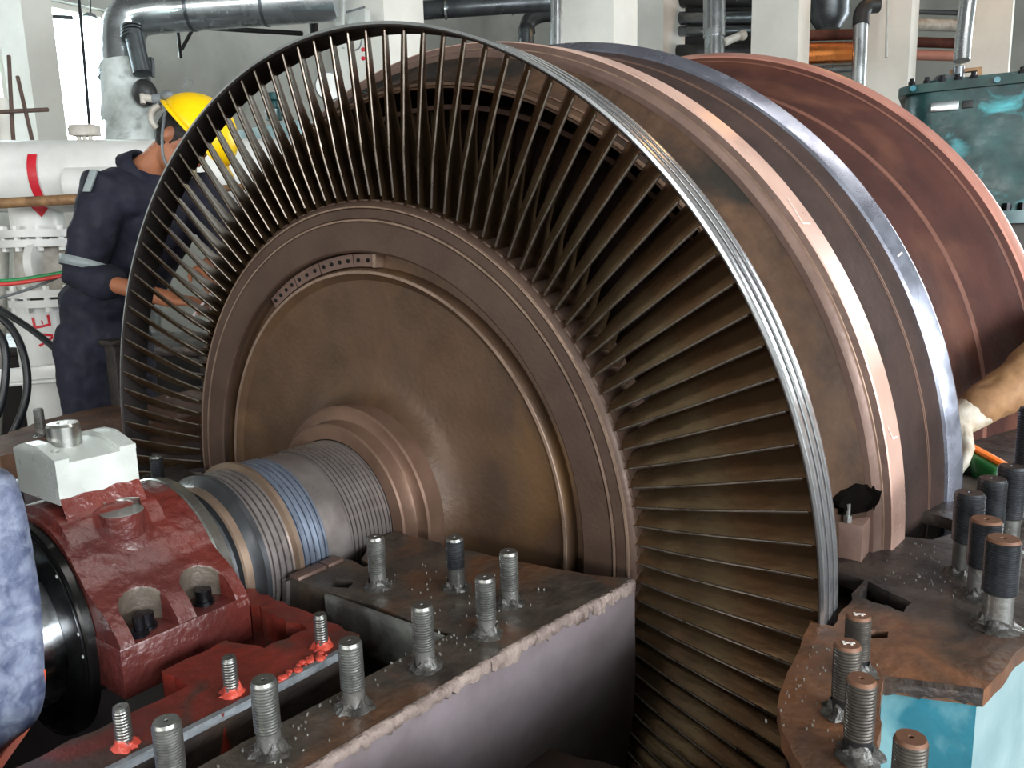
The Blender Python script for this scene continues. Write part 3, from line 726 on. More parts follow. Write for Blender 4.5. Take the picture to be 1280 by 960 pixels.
for i in range(NY+1):
    y = -.655+.205*i/NY; rw = []
    for k in range(NT+1):
        t = 4+172*k/NT; r_ = capr(t, y); x, z = r_*math.cos(R(t)), r_*math.sin(R(t))
        for y0 in POCK:
            if abs(y-y0) < .033 and t < 60:
                back = .208-math.sqrt(.034**2-(y-y0)**2)
                if x > back: x = back; hit.add((i, k))
        rw.append(bm.verts.new((x, y, z)))
    rows.append(rw)
for i in range(NY):
    for k in range(NT):
        f = bm.faces.new((rows[i][k], rows[i][k+1], rows[i+1][k+1], rows[i+1][k]))
        if sum(q in hit for q in ((i,k),(i,k+1),(i+1,k+1),(i+1,k))) >= 3: f.material_index = 1
for rw, y in ((rows[0], -.655), (rows[-1], -.45)):
    inn = [bm.verts.new((.150*math.cos(R(t)), y, .150*math.sin(R(t)))) for t in [4+172*k/NT for k in range(NT+1)]]
    for k in range(NT): bm.faces.new((rw[k], rw[k+1], inn[k+1], inn[k]))
kid('cap_casting', bm, m_redcap, 50).data.materials.append(m_pocket)
# joint flanges with bolt pockets
for s in (1, -1):
    bm = nb(); box(bm, .150, .238, -.6575, -.4475, -.045, .031, bev=.003)
    if s < 0: bmesh.ops.scale(bm, vec=(-1,1,1), verts=bm.verts)
    kid('joint_flange', bm, m_redcap)
for y in (-.600, -.505):
    bm = nb(); cyl(bm, (.203, y, .029), (.203, y, .036), .016, segs=20); cyl(bm, (.203, y, .036), (.203, y, .054), .0125, segs=20); cyl(bm, (.203, y, .054), (.203, y, .0545), .006, segs=6)
    kid('cap_bolt', bm, m_boltblack, 30)
bm = nb(); cyl(bm, (.220,-.618,.030), (.220,-.618,.042), .013, segs=6); cyl(bm, (.220,-.618,.042), (.220,-.618,.062), .008, segs=14); kid('hex_bolt', bm, m_boltblack, 30)
# spot-faced boss
q = Vector((.096, -.562, .172))
bm = nb(); cyl(bm, q-upv*.03, q+upv*.006, .031, segs=36); kid('boss_skirt', bm, m_redcap, 30)
bm = nb(); cyl(bm, q+upv*.006, q+upv*.0072, .031, segs=36); cyl(bm, q+upv*.0072, q+upv*.0074, .0025, segs=10); kid('spot_face', bm, m_grayface, 30)
bm = nb(); lathe(bm, [(.031,.0),(.031,.017),(.0335,.018),(.0335,.0)], 24, 'Z', a0=100, a1=205, center=tuple(q), closed=True); kid('spot_face_wall', bm, m_bearsteel, 30)
# bright ring at the far end and black oil ring at the near end
bm = nb(); lathe(bm, [(.150,-.450),(.181,-.450),(.183,-.447),(.180,-.428),(.176,-.425),(.150,-.425)], 72, a0=0, a1=180, closed=True); kid('end_ring', bm, m_bearsteel)
bm = nb(); lathe(bm, [(.116,-.656),(.1725,-.656),(.1725,-.668),(.170,-.671),(.150,-.674),(.116,-.676)], 72, closed=True); orr = kid('oil_seal_ring', bm, m_black)
bm = nb(); lathe(bm, [(.164,-.6722),(.164,-.6735),(.1655,-.6735),(.1655,-.6718)], 72); kid('ring_joint_line', bm, m_boltblack)
for t in (46, 14, 2):
    p = Vector((.161*math.cos(R(t)), -.672, .161*math.sin(R(t)))); n = Vector((0, -1, 0))
    bm = nb(); cyl(bm, p-n*.003, p+n*.0022, .0026, segs=10); kid('set_screw', bm, m_whiteblock)
# block with curved top recess and centring knob
bm = nb()
bx0, bx1, by0, by1 = -.085, .055, -.632, -.508
prof_b = [(bx1,.200),(bx1,.262),(bx1-.02,.268),(.0,.278),(-.04,.278),(bx0+.02,.272),(bx0,.264),(bx0,.200)]
A = [bm.verts.new((x, by0, z)) for x, z in prof_b]; B = [bm.verts.new((x, by1, z)) for x, z in prof_b]
for k in range(len(A)): bm.faces.new((A[k], A[(k+1) % len(A)], B[(k+1) % len(A)], B[k]))
cap(bm, A); cap(bm, B)
blk = kid('steel_block', bm, m_whiteblock, 25)
prof_r = [(bx1+.0006,.262-.006),(bx1+.0006,.264),(bx1-.02,.2705),(.0,.2805),(-.04,.2805),(bx0+.02,.2745),(bx0-.0006,.2665),(bx0-.0006,.258)]
for (ya, yb) in ((by0-.0004, by0+.020), (by1-.026, by1+.0004)):
    bm = nb()
    A = [bm.verts.new((x, ya, z+.005)) for x, z in prof_r]; B = [bm.verts.new((x, yb, z+.005)) for x, z in prof_r]
    for k in range(len(A)): bm.faces.new((A[k], A[(k+1) % len(A)], B[(k+1) % len(A)], B[k]))
    cap(bm, A); cap(bm, B)
    child(link('block_shoulder', bm, m_whiteblock, None, smooth=25), cap_t)
bm = nb(); lathe(bm, [(.0245,.274),(.0245,.307),(.022,.311),(.009,.311),(.007,.303),(.0005,.302)], 32, 'Z', center=(-.012,-.585,0)); kid('centring_knob', bm, m_bearsteel, 30)
for (x, y) in ((.028,-.618), (-.05,-.52)):
    bm = nb(); cyl(bm, (x, y, .268), (x, y, .279), .006, segs=12); kid('block_screw', bm, m_bearsteel, 30)
# block foot in paint
bm = nb(); rows = []
for i in range(21):
    u = i/20; y = -.632+.124*u; rows.append([bm.verts.new((.0555, y, .210+.006*noise.noise((u*5,1,1)))), bm.verts.new((.060, y, .200)), bm.verts.new((.075+.006*noise.noise((u*6,2,2)), y, .172))])
for A, B in zip(rows, rows[1:]):
    for k in range(2): bm.faces.new((A[k], B[k], B[k+1], A[k+1]))
kid('block_foot', bm, m_redcap, 60)

# ================================================================== tarp over the coupling
bm = nb(); rows = []
ep = smooth_path([(-.24,-.745,.06),(-.21,-.735,.22),(-.10,-.72,.292),(.04,-.715,.305),(.140,-.72,.280),(.172,-.722,.171),(.180,-.728,.054),(.172,-.742,-.02),(.150,-.79,-.09),(.125,-.86,-.19)], 8)
for i, p in enumerate(ep):
    rw = []
    for j in range(31):
        v = j/30; q = p + Vector((.05*v, -.48*v, .02*math.sin(v*5+i*.2)))
        f = 1+.0*v; nz = (noise.noise((q.x*11, q.y*11, q.z*11))*.018+noise.noise((q.x*30, q.y*30, q.z*30))*.009+noise.noise((q.x*70, q.y*70, q.z*70))*.003)*min(1, v*5+.3)
        d = Vector((q.x, 0, q.z)).normalized(); rw.append(bm.verts.new(q+d*nz))
    rows.append(rw)
for A, B in zip(rows, rows[1:]):
    for k in range(30): bm.faces.new((A[k], B[k], B[k+1], A[k+1]))
tp = link('tarp', bm, m_tarp, smooth=70); md = tp.modifiers.new('thick', 'SOLIDIFY'); md.thickness = .003
tp2 = thing('cover_sheet', 'mottled blue tarp with orange lining draped over the shaft end', 'tarp', (0,-.9,-.2)); child(tp, tp2); tp.name = 'sheet'
bm = nb(); rows = []
for i, p in enumerate(ep[-22:]):
    s = math.sin(math.pi*min(1, i/21))*.010+.003
    rows.append([bm.verts.new(p+Vector((-.002,.002,-.003))), bm.verts.new(p+Vector((s*.2, s*.25, -s))), bm.verts.new(p+Vector((-.02,-.01,-s)))])
for A, B in zip(rows, rows[1:]):
    for k in range(2): bm.faces.new((A[k], B[k], B[k+1], A[k+1]))
child(link('orange_lining', bm, m_tarporange, None, smooth=60), tp2)

# ================================================================== people
def capsule_chain(bm, pts, rads, segs=14, flat=None):
    """tapered closed tube with rounded ends"""
    P = [Vector(p) for p in pts]
    d0 = (P[0]-P[1]).normalized(); d1 = (P[-1]-P[-2]).normalized()
    PP = [P[0]+d0*rads[0]*.92, P[0]+d0*rads[0]*.6]+P+[P[-1]+d1*rads[-1]*.6, P[-1]+d1*rads[-1]*.92]
    RR = [rads[0]*.32, rads[0]*.78]+list(rads)+[rads[-1]*.78, rads[-1]*.32]
    tube(bm, PP, RR, segs)
def remeshed(name, bm, mt, parent, vox, sm=6, wr=0):
    o = link(name, bm, mt, None, smooth=None)
    child(o, parent)
    md = o.modifiers.new('remesh', 'REMESH'); md.mode = 'VOXEL'; md.voxel_size = vox; md.use_smooth_shade = True
    s = o.modifiers.new('smooth', 'SMOOTH'); s.iterations = sm; s.factor = .5
    if wr:
        tx = bpy.data.textures.new(name+'_folds', 'CLOUDS'); tx.noise_scale = .07
        d = o.modifiers.new('folds', 'DISPLACE'); d.texture = tx; d.strength = wr; d.texture_coords = 'LOCAL'
    return o
def hand(bm, wrist, direc, palm_n, s=1.0, curl=.5, mirror=1):
    """palm and five bent fingers"""
    d = direc.normalized(); n = palm_n.normalized(); n = (n-d*n.dot(d)).normalized(); side = d.cross(n)*mirror
    for k in (-1.2, -.4, .4, 1.2): capsule_chain(bm, [wrist+d*.01*s, wrist+d*.05*s+side*.017*k*s, wrist+d*.088*s+side*.019*k*s], [.020*s, .016*s, .0125*s], 8)
    for k, L_ in ((-1.2,.062),(-.4,.076),(.4,.082),(1.2,.072)):
        b = wrist+d*.09*s+side*.019*k*s; p1 = b+(d*math.cos(curl*.6)+n*math.sin(curl*.6))*L_*.48*s; p2 = p1+(d*math.cos(curl*1.5)+n*math.sin(curl*1.5))*L_*.32*s; p3 = p2+(d*math.cos(curl*2.3)+n*math.sin(curl*2.3))*L_*.26*s
        capsule_chain(bm, [b, p1, p2, p3], [.0098*s, .0090*s, .0083*s, .0072*s], 8)
    b = wrist+d*.022*s+side*.026*s; p1 = b+(d*.7+side*.75+n*.3).normalized()*.042*s; p2 = p1+(d*.85+side*.3+n*.5).normalized()*.03*s; p3 = p2+(d*.9+n*.5).normalized()*.022*s
    capsule_chain(bm, [b, p1, p2, p3], [.013*s, .0115*s, .0098*s, .008*s], 8)

# worker on the far side, facing the rotor and bending over it
pel = at(128,415,3.16); nk = at(184,212,2.98); hd = at(229,172,2.93)
fw = Vector((1,0,0)); sd = Vector((0,-1,0)); upv = Vector((0,0,1))
crown = (cr*.74+cu*.67).normalized(); front = (cr*.67-cu*.74).normalized(); hs = crown.cross(front).normalized()
feetL = Vector((pel.x-.02, pel.y+.11, FZ)); feetR = Vector((pel.x-.06, pel.y-.11, FZ))
pr1 = thing('person', 'worker in navy coverall and yellow hard hat bending over the far side of the rotor', 'person', (pel.x, pel.y, FZ))
shN = at(132,236,2.90); shF = nk+Vector((-.03,.20,-.06)); ches = (shN+shF)/2+Vector((-.02,0,-.10)); waist = pel.lerp(ches, .45)
elN = at(104,345,2.88); wrN = at(212,374,2.74); haN = at(250,378,2.70)
elF = shF+Vector((.14,.06,-.26)); wrF = at(255,335,2.95)
bm = nb()
capsule_chain(bm, [pel, waist, ches, ches+Vector((.03,0,.09)), nk], [.08,.08,.11,.09,.06], 16)
capsule_chain(bm, [nk+Vector((-.02,0,-.02)), nk.lerp(hd, .45), hd-crown*.02], [.062,.056,.06], 12)
capsule_chain(bm, [shN+Vector((.02,.04,0)), elN, wrN], [.052,.042,.030], 12)
capsule_chain(bm, [shF, elF, wrF], [.052,.042,.030], 12)
for ft, s in ((feetL, 1), (feetR, -1)):
    hp = pel+Vector((0,.09*s,-.03)); kn = hp.lerp(ft, .5)+Vector((.03,0,.02))
    capsule_chain(bm, [hp, kn, ft+Vector((0,0,.09))], [.085,.06,.042], 12)
    capsule_chain(bm, [ft+Vector((-.04,0,.045)), ft+Vector((.08,0,.04)), ft+Vector((.17,0,.035))], [.044,.042,.034], 10)
hand(bm, wrN, (haN-wrN), Vector((.2,.2,-1)), 1.0, .5, 1)
hand(bm, wrF, Vector((.9,-.3,-.25)), Vector((0,-.3,-1)), 1.0, .6, -1)
HM = basis(front, hs, crown)
def hp_(f, s, c): return hd+front*f+hs*s+crown*c
ball(bm, hp_(.005,0,.01), 1, 20, (.098,.075,.112), HM); ball(bm, hp_(.03,0,-.06), 1, 16, (.068,.058,.07), HM)
capsule_chain(bm, [hp_(.085,0,.0), hp_(.112,0,-.03), hp_(.098,0,-.038)], [.011,.014,.014], 8)            # nose
capsule_chain(bm, [hp_(.088,-.018,-.075), hp_(.094,0,-.073), hp_(.088,.018,-.075)], [.006,.008,.006], 8)   # lips
ball(bm, hp_(.08,0,-.105), .022, 10)                                                                       # chin
for s in (-1, 1):
    ball(bm, hp_(-.012, .074*s, -.02), 1, 10, (.020,.010,.033), HM); ball(bm, hp_(.075,.032*s,.012), 1, 8, (.02,.024,.010), HM)
remeshed('body', bm, m_skin, pr1, .0062, 4)
for s in (-1, 1):
    bm = nb(); ball(bm, hp_(.087,.032*s,-.003), .012, 10); child(link('eye', bm, m_mask, None, smooth=60), pr1)
bm = nb(); ball(bm, hp_(-.010,0,.016), 1, 22, (.101,.080,.112), HM)
bmesh.ops.bisect_plane(bm, geom=bm.verts[:]+bm.edges[:]+bm.faces[:], plane_co=hp_(.02,0,-.045), plane_no=(front*.75-crown*.66), clear_outer=True)
child(link('hair', bm, m_hair, None, smooth=60), pr1)
bm = nb()
capsule_chain(bm, [pel+Vector((0,0,-.03)), pel+Vector((-.01,0,.10)), waist, ches+Vector((-.02,0,-.04)), ches+Vector((.0,0,.06)), nk.lerp(ches,.35)], [.150,.145,.150,.165,.15,.095], 18)
capsule_chain(bm, [shF.lerp(ches,.3), ches.lerp(shN,.7)], [.115,.115], 14)
capsule_chain(bm, [ches.lerp(shN,.55)+Vector((0,0,.01)), shN, shN.lerp(elN,.55), elN, elN.lerp(wrN,.28)], [.10,.092,.083,.076,.070], 16)
capsule_chain(bm, [ches.lerp(shF,.6), shF, elF, elF.lerp(wrF,.4)], [.10,.09,.075,.068], 14)
for ft, s in ((feetL, 1), (feetR, -1)):
    hp = pel+Vector((0,.085*s,-.03)); kn = hp.lerp(ft, .5)+Vector((.03,0,.02))
    capsule_chain(bm, [hp, kn, ft+Vector((0,0,.12))], [.105,.088,.080], 16)
remeshed('coverall', bm, m_coverall, pr1, .009, 5, .018)
# collar, reflective bands, belt pouch
bm = nb(); cdir = (hd-nk).normalized(); a = cdir.orthogonal().normalized(); b_ = cdir.cross(a); A = []; B = []
for k in range(20):
    t = 6.283*k/20; e = a*math.cos(t)+b_*math.sin(t); A.append(bm.verts.new(nk-cdir*.045+e*.102)); B.append(bm.verts.new(nk+cdir*.012+e*.082))
for k in range(20): bm.faces.new((A[k], A[(k+1) % 20], B[(k+1) % 20], B[k]))
c_ = child(link('collar', bm, m_coverall, None, smooth=60), pr1); c_.modifiers.new('t', 'SOLIDIFY').thickness = .01
def band(p, d, r_, wd, mt=m_reflect):
    bm = nb(); d = d.normalized(); cyl(bm, p-d*wd/2, p+d*wd/2, r_*1.02, r_*.98, 24, caps=False)
    o = child(link('reflective_band', bm, mt, None, smooth=60), pr1); o.modifiers.new('t', 'SOLIDIFY').thickness = .004
band(elN.lerp(shN, .12), elN-shN, .088, .034)
bm = nb(); pc = at(113,226,2.80); box(bm, -.014,.014,-.006,.006,-.042,.042, bev=.004); bmesh.ops.transform(bm, matrix=Matrix.Translation(pc) @ basis(cr, cf, (cu+cr*.35).normalized()).to_4x4(), verts=bm.verts); child(link('shoulder_tape', bm, m_reflect, None, smooth=30), pr1)
for ft in (feetL, feetR):
    bm = nb(); capsule_chain(bm, [ft+Vector((-.045,0,.06)), ft+Vector((.08,0,.05)), ft+Vector((.19,0,.042))], [.052,.050,.042], 12); capsule_chain(bm, [ft+Vector((-.02,0,.06)), ft+Vector((-.01,0,.17))], [.055,.058], 12)
    bmesh.ops.bisect_plane(bm, geom=bm.verts[:]+bm.edges[:]+bm.faces[:], plane_co=(0,0,FZ+.001), plane_no=(0,0,-1), clear_outer=True)
    child(link('boot', bm, m_black, None, smooth=60), pr1)
# hard hat
hc = at(246,168,2.90)
def hh(f, s, c): return hc+front*f+hs*s+crown*c
bm = nb(); rings = []
for j in range(11):
    u = j/10*math.pi/2; ring = []
    for k in range(40):
        t = 6.283*k/40; fx = .156*math.cos(t)*math.cos(u); sx = .126*math.sin(t)*math.cos(u); cz = .138*math.sin(u)
        rid = .006*math.exp(-(sx/.018)**2)*math.sin(u)
        ring.append(bm.verts.new(hh(fx, sx, cz+rid)))
    rings.append(ring)
for A, B in zip(rings, rings[1:-1]):
    for k in range(40): bm.faces.new((A[k], A[(k+1) % 40], B[(k+1) % 40], B[k]))
cap(bm, rings[-2])
hat = child(link('hard_hat', bm, m_yellow, None, smooth=60), pr1); hat.modifiers.new('t', 'SOLIDIFY').thickness = .004
bm = nb(); A = []; B = []
for k in range(40):
    t = 6.283*k/40; ex = .012+.034*max(0, math.cos(t))**2
    A.append(bm.verts.new(hh(.154*math.cos(t), .124*math.sin(t), .004))); B.append(bm.verts.new(hh((.156+ex)*math.cos(t), (.126+ex)*math.sin(t), -.008)))
for k in range(40): bm.faces.new((A[k], A[(k+1) % 40], B[(k+1) % 40], B[k]))
br = link('brim', bm, m_yellow, hat, smooth=60); br.modifiers.new('t', 'SOLIDIFY').thickness = .004
# head-lamp harness at the back of the hat, chin strap, mask
bm = nb(); q = at(199,124,2.86)
cyl(bm, q-cr*.02, q+cr*.012, .018, .021, 14); ball(bm, q+cr*.03+cu*.012, .026, 12, (1.2,1,.7)); cyl(bm, q-cr*.055, q-cr*.02, .010, .012, 10)
link('headlamp', bm, m_strap, hat, smooth=40)
bm = nb(); cyl(bm, at(178,122,2.85), at(192,124,2.86), .013, .014, 12); cyl(bm, at(178,118,2.85), at(179,130,2.85), .010, segs=10); link('lamp_clip', bm, m_whitedirty, hat, smooth=40)
bm = nb(); tube(bm, smooth_path([at(200,132,2.84), at(190,140,2.84), at(190,152,2.84), at(196,160,2.85)], 5), .012, 8); link('battery_cord', bm, m_whitedirty, hat, smooth=50)
bm = nb(); tube(bm, smooth_path([at(207,140,2.82), at(203,165,2.80), at(204,195,2.79), at(213,215,2.80)], 6), .005, 6); link('chin_strap', bm, m_strap, hat, smooth=50)
bm = nb(); tube(bm, smooth_path([at(230,108,2.86), at(234,100,2.86), at(240,101,2.86), at(242,106,2.86)], 5), .0025, 6); link('strap_loop', bm, m_strap, hat, smooth=50)
bm = nb(); ball(bm, hp_(.085,0,-.07), 1, 16, (.045,.05,.04), HM); child(link('face_mask', bm, m_mask, None, smooth=60), pr1)
# small white marker held above the rotor
bm = nb(); tube(bm, [at(268,362,2.70), at(240,398,2.69), at(236,402,2.69)], [.006,.006,.003], 8); tag(link('marker_pen', bm, m_mask, smooth=40), 'white marker pen in the hand of the navy worker', 'pen')

# second worker, only one arm in the picture
wr2 = at(1203,524,1.92); el2 = at(1318,446,1.98); sh2 = at(1500,352,2.25)
p2x = sh2+Vector((.14,.04,-.05)); pel2 = Vector((2.02, p2x.y+.05, .16))
pr2 = thing('person', 'worker beyond the right edge reaching in with tan sleeve and soiled white glove', 'person', (2.0, p2x.y, FZ))
nk2 = p2x+Vector((.05,.12,.10)); hd2 = nk2+Vector((-.06,.02,.16)); sf2 = nk2+Vector((.03,.2,-.1))
bm = nb()
capsule_chain(bm, [pel2, pel2.lerp(nk2,.5), nk2+Vector((0,0,-.12)), nk2], [.13,.13,.13,.06], 14)
capsule_chain(bm, [nk2, hd2+Vector((0,0,-.06))], [.058,.058], 12); ball(bm, hd2, 1, 18, (.095,.078,.118)); capsule_chain(bm, [hd2+Vector((-.08,0,.01)), hd2+Vector((-.11,0,-.02))], [.01,.013], 8)
ball(bm, hd2+Vector((-.05,0,-.07)), .055, 12)
for s in (-1,1): ball(bm, hd2+Vector((0,.078*s,-.01)), 1, 10, (.02,.01,.03))
capsule_chain(bm, [sh2, el2, wr2], [.052,.042,.030], 12)
capsule_chain(bm, [sf2, sf2+Vector((.03,.06,-.28)), sf2+Vector((-.12,.02,-.45))], [.052,.042,.030], 12)
hand(bm, wr2, (wr2-el2)+Vector((-.02,0,-.04)), Vector((-.2,0,-1)), 1.0, .7, 1); hand(bm, sf2+Vector((-.12,.02,-.45)), Vector((-.6,0,-.6)), Vector((0,-1,-.3)), 1.0, .6, -1)
for s in (-1, 1):
    hp = pel2+Vector((0,.09*s,-.03)); ft = Vector((2.05, pel2.y+.13*s, FZ)); kn = hp.lerp(ft,.5)+Vector((-.12,0,.03))
    capsule_chain(bm, [hp, kn, ft+Vector((0,0,.08))], [.085,.06,.042], 12); capsule_chain(bm, [ft+Vector((.04,0,.045)), ft+Vector((-.16,0,.04))], [.044,.036], 10)
remeshed('body', bm, m_skin, pr2, .007, 4)
bm = nb()
capsule_chain(bm, [pel2+Vector((0,0,-.04)), pel2.lerp(nk2,.5), nk2+Vector((0,0,-.10)), nk2+Vector((0,0,-.02))], [.165,.16,.16,.08], 16)
capsule_chain(bm, [nk2+Vector((0,.05,-.09)), sh2, el2, el2.lerp(wr2,.86)], [.09,.085,.07,.048], 16)
capsule_chain(bm, [nk2+Vector((0,.02,-.09)), sf2, sf2+Vector((.03,.06,-.28)), sf2+Vector((-.09,.03,-.42))], [.09,.085,.07,.05], 14)
for s in (-1, 1):
    hp = pel2+Vector((0,.09*s,-.03)); ft = Vector((2.05, pel2.y+.13*s, FZ)); kn = hp.lerp(ft,.5)+Vector((-.12,0,.03))
    capsule_chain(bm, [hp, kn, ft+Vector((0,0,.1))], [.12,.09,.08], 14)
remeshed('work_jacket', bm, m_tan, pr2, .009, 4, .02)
bm = nb(); d2 = (wr2-el2).normalized(); capsule_chain(bm, [wr2-d2*.05, wr2, wr2+d2*.01], [.046,.040,.038], 14)
hand(bm, wr2, (wr2-el2)+Vector((-.02,0,-.04)), Vector((-.2,0,-1)), 1.22, .7, 1)
remeshed('glove', bm, m_glove, pr2, .0045, 3)
bm = nb(); ball(bm, hd2+Vector((.01,0,.03)), 1, 18, (.125,.105,.12)); bmesh.ops.bisect_plane(bm, geom=bm.verts[:]+bm.edges[:]+bm.faces[:], plane_co=hd2+Vector((0,0,.03)), plane_no=(0,0,-1), clear_outer=True)
child(link('hard_hat', bm, m_yellow, None, smooth=60), pr2)
# green grinder-like tool with orange strip lying behind the studs
tool = thing('power_tool', 'green hand tool with orange strip lying behind the thick studs', 'tool', (1.19,.86,0))
q = at(1228,580,1.86); tl = (at(1262,592,1.80)-at(1205,560,1.92)).normalized(); tu = Vector((0,0,1)); tu = (tu-tl*tu.dot(tl)).normalized(); tsd = tl.cross(tu)
TM = Matrix.Translation(q) @ basis(tl, tsd, tu).to_4x4()
bm = nb(); box(bm, -.055,.07,-.035,.035,-.03,.022, bev=.012); bmesh.ops.transform(bm, matrix=TM, verts=bm.verts); child(link('tool_body', bm, m_green, None, smooth=50), tool)
bm = nb(); box(bm, -.05,.072,-.008,.012,.022,.032, bev=.003); bmesh.ops.transform(bm, matrix=TM, verts=bm.verts); child(link('orange_strip', bm, m_orange, None, smooth=40), tool)
bm = nb(); box(bm, .0,.045,-.038,-.034,-.02,.012); bmesh.ops.transform(bm, matrix=TM, verts=bm.verts); child(link('rating_label', bm, m_grey, None, smooth=30), tool)
bm = nb(); box(bm, q.x-.03, q.x+.03, q.y-.03, q.y+.03, .001, max(.02, q.z-.02), bev=.004); child(link('battery_foot', bm, m_black, None, smooth=30), tool)

# ================================================================== background: white valve piping at the left
PD = 4.2
vs = thing('valve_piping', 'white painted steam pipe with flanged valve and red arrow behind the worker', 'pipe', tuple(at(45,500,PD).xy)+(FZ,))
def pc_(name, bm, mt, sm=50, par=None): return child(link(name, bm, mt, None, smooth=sm), par or vs)
hl, hr = at(-160,222,PD), at(420,218,PD)
bm = nb(); cyl(bm, hl, hr, .185, segs=40); pc_('header_pipe', bm, m_white)
vx = at(40,225,PD); ax = Vector((vx.x, vx.y, 0)); HD = (vx.xy-CP.xy).length
def VZ(py):                      # height on the vertical pipe axis at image row py
    d = ray(40, py); return CP.z + d.z*HD/d.xy.length
def vcyl(name, py0, py1, r_, mt, r2=None, segs=32):
    bm = nb(); cyl(bm, ax+upv*VZ(py0), ax+upv*VZ(py1), r_, r2, segs); return pc_(name, bm, mt)
vcyl('branch_pipe', 200, 290, .128, m_white)
vcyl('flange', 288, 297, .195, m_white); vcyl('flange', 300, 309, .195, m_white)
vcyl('valve_body', 309, 350, .125, m_whitedirty, .15); vcyl('valve_body', 350, 372, .15, m_whitedirty, .13)
vcyl('flange', 362, 371, .185, m_white); vcyl('flange', 374, 383, .185, m_white)
dd = ray(55,450).xy.normalized()*HD; ax2 = Vector((CP.x+dd.x, CP.y+dd.y, 0)); bm = nb(); cyl(bm, ax2+upv*VZ(380), Vector((ax2.x, ax2.y, FZ)), .118, segs=32); pc_('riser_pipe', bm, m_white)
bm = nb(); cyl(bm, ax+upv*VZ(333)+cr*.05, ax+upv*VZ(331)+cr*.30-cf*.02, .085, .085, 24); pc_('side_branch', bm, m_whitedirty)
bm = nb(); cyl(bm, ax+upv*VZ(333)+cr*.03-cf*.09, ax+upv*VZ(333)+cr*.07-cf*.09, .14, segs=24); pc_('side_flange', bm, m_white)
bm = nb(); cyl(bm, at(95,232,PD-.12)-cr*.02, at(170,230,PD-.12), .10, segs=24); pc_('side_branch', bm, m_white)
for k in range(10):
    t = 6.283*k/10+.2; e = Vector((math.cos(t), math.sin(t), 0))
    for (pa, pb, rr) in ((283,314,.168), (357,389,.160)):
        bm = nb(); cyl(bm, ax+e*rr+upv*VZ(pa), ax+e*rr+upv*VZ(pb), .017, segs=6); pc_('flange_bolt', bm, m_white, 20)
# red arrow, curved on the branch pipe
def on_pipe(axis_pt, r_, ang, z): 
    base = Vector((CP.x-axis_pt.x, CP.y-axis_pt.y, 0)).normalized(); rt = Vector((-base.y, base.x, 0))
    return Vector((axis_pt.x, axis_pt.y, 0)) + (base*math.cos(ang)+rt*math.sin(ang))*r_ + upv*z
def painted(bm, axis_pt, r_, poly, z0):
    """flat paint mark wrapped on a pipe: poly of (across metres, up metres), convex"""
    v = [bm.verts.new(on_pipe(axis_pt, r_, x/r_, z0+y)) for x, y in poly]; bm.faces.new(v)
bm = nb(); zt = VZ(211); zm = VZ(258); zb = VZ(273); aw = .024
off = (45-40)/CF*PD
for i in range(6):
    a = zt+(zm-zt)*i/6; b_ = zt+(zm-zt)*(i+1)/6
    painted(bm, ax, .1905 if i < 4 else .130, [(off-aw, a), (off+aw, a), (off+aw, b_), (off-aw, b_)], 0) if i >= 4 else None
for i in range(10):
    xa, xb = -2*aw+.4*aw*i, -2*aw+.4*aw*(i+1)
    za, zb2 = zm+(zb-zm)*(1-abs(xa)/(2*aw)), zm+(zb-zm)*(1-abs(xb)/(2*aw))
    painted(bm, ax, .132, [(off+xa, zm), (off+xb, zm), (off+xb, min(zb2, zm-.0005)), (off+xa, min(za, zm-.0005))], 0)
pc_('red_arrow', bm, m_redmark, None)
bm = nb(); hdr = (hr-hl).normalized(); nrm = hdr.cross(upv).normalized(); nrm = nrm if nrm.dot(cf) < 0 else -nrm
cpt = at(67,220,PD); base = hl+hdr*((cpt-hl).dot(hdr)); rows = []
for i in range(13):
    t = R(30-70*i/12); rows.append([bm.verts.new(base+hdr*s+(nrm*math.cos(t)+upv*math.sin(t))*.1935) for s in (-aw, aw)])
for A, B in zip(rows, rows[1:]): bm.faces.new((A[0], A[1], B[1], B[0]))
pc_('red_arrow', bm, m_redmark, None)
# rough hand-painted letters V E, turned to read upwards
bm = nb(); k = PD/CF; zc = VZ(410)
def stroke(x0, y0, x1, y1, wd=3.2):
    a = Vector((x0-55, 410-y0))*k; b = Vector((x1-55, 410-y1))*k; d = (b-a).normalized(); n = Vector((-d.y, d.x))*wd*k/2
    N_ = 4
    for i in range(N_):
        p, q_ = a.lerp(b, i/N_), a.lerp(b, (i+1)/N_)
        painted(bm, ax2, .1195, [(p+n)[:], (p-n)[:], (q_-n)[:], (q_+n)[:]], zc)
stroke(49,395,50,409); stroke(66,393,67,406); stroke(58,399,59,404, 1.6); stroke(49,408,68,405)
pc_('painted_letter', bm, m_redmark, None); bm = nb()
stroke(51,416,69,419); stroke(69,421,52,431)
pc_('painted_letter', bm, m_redmark, None)
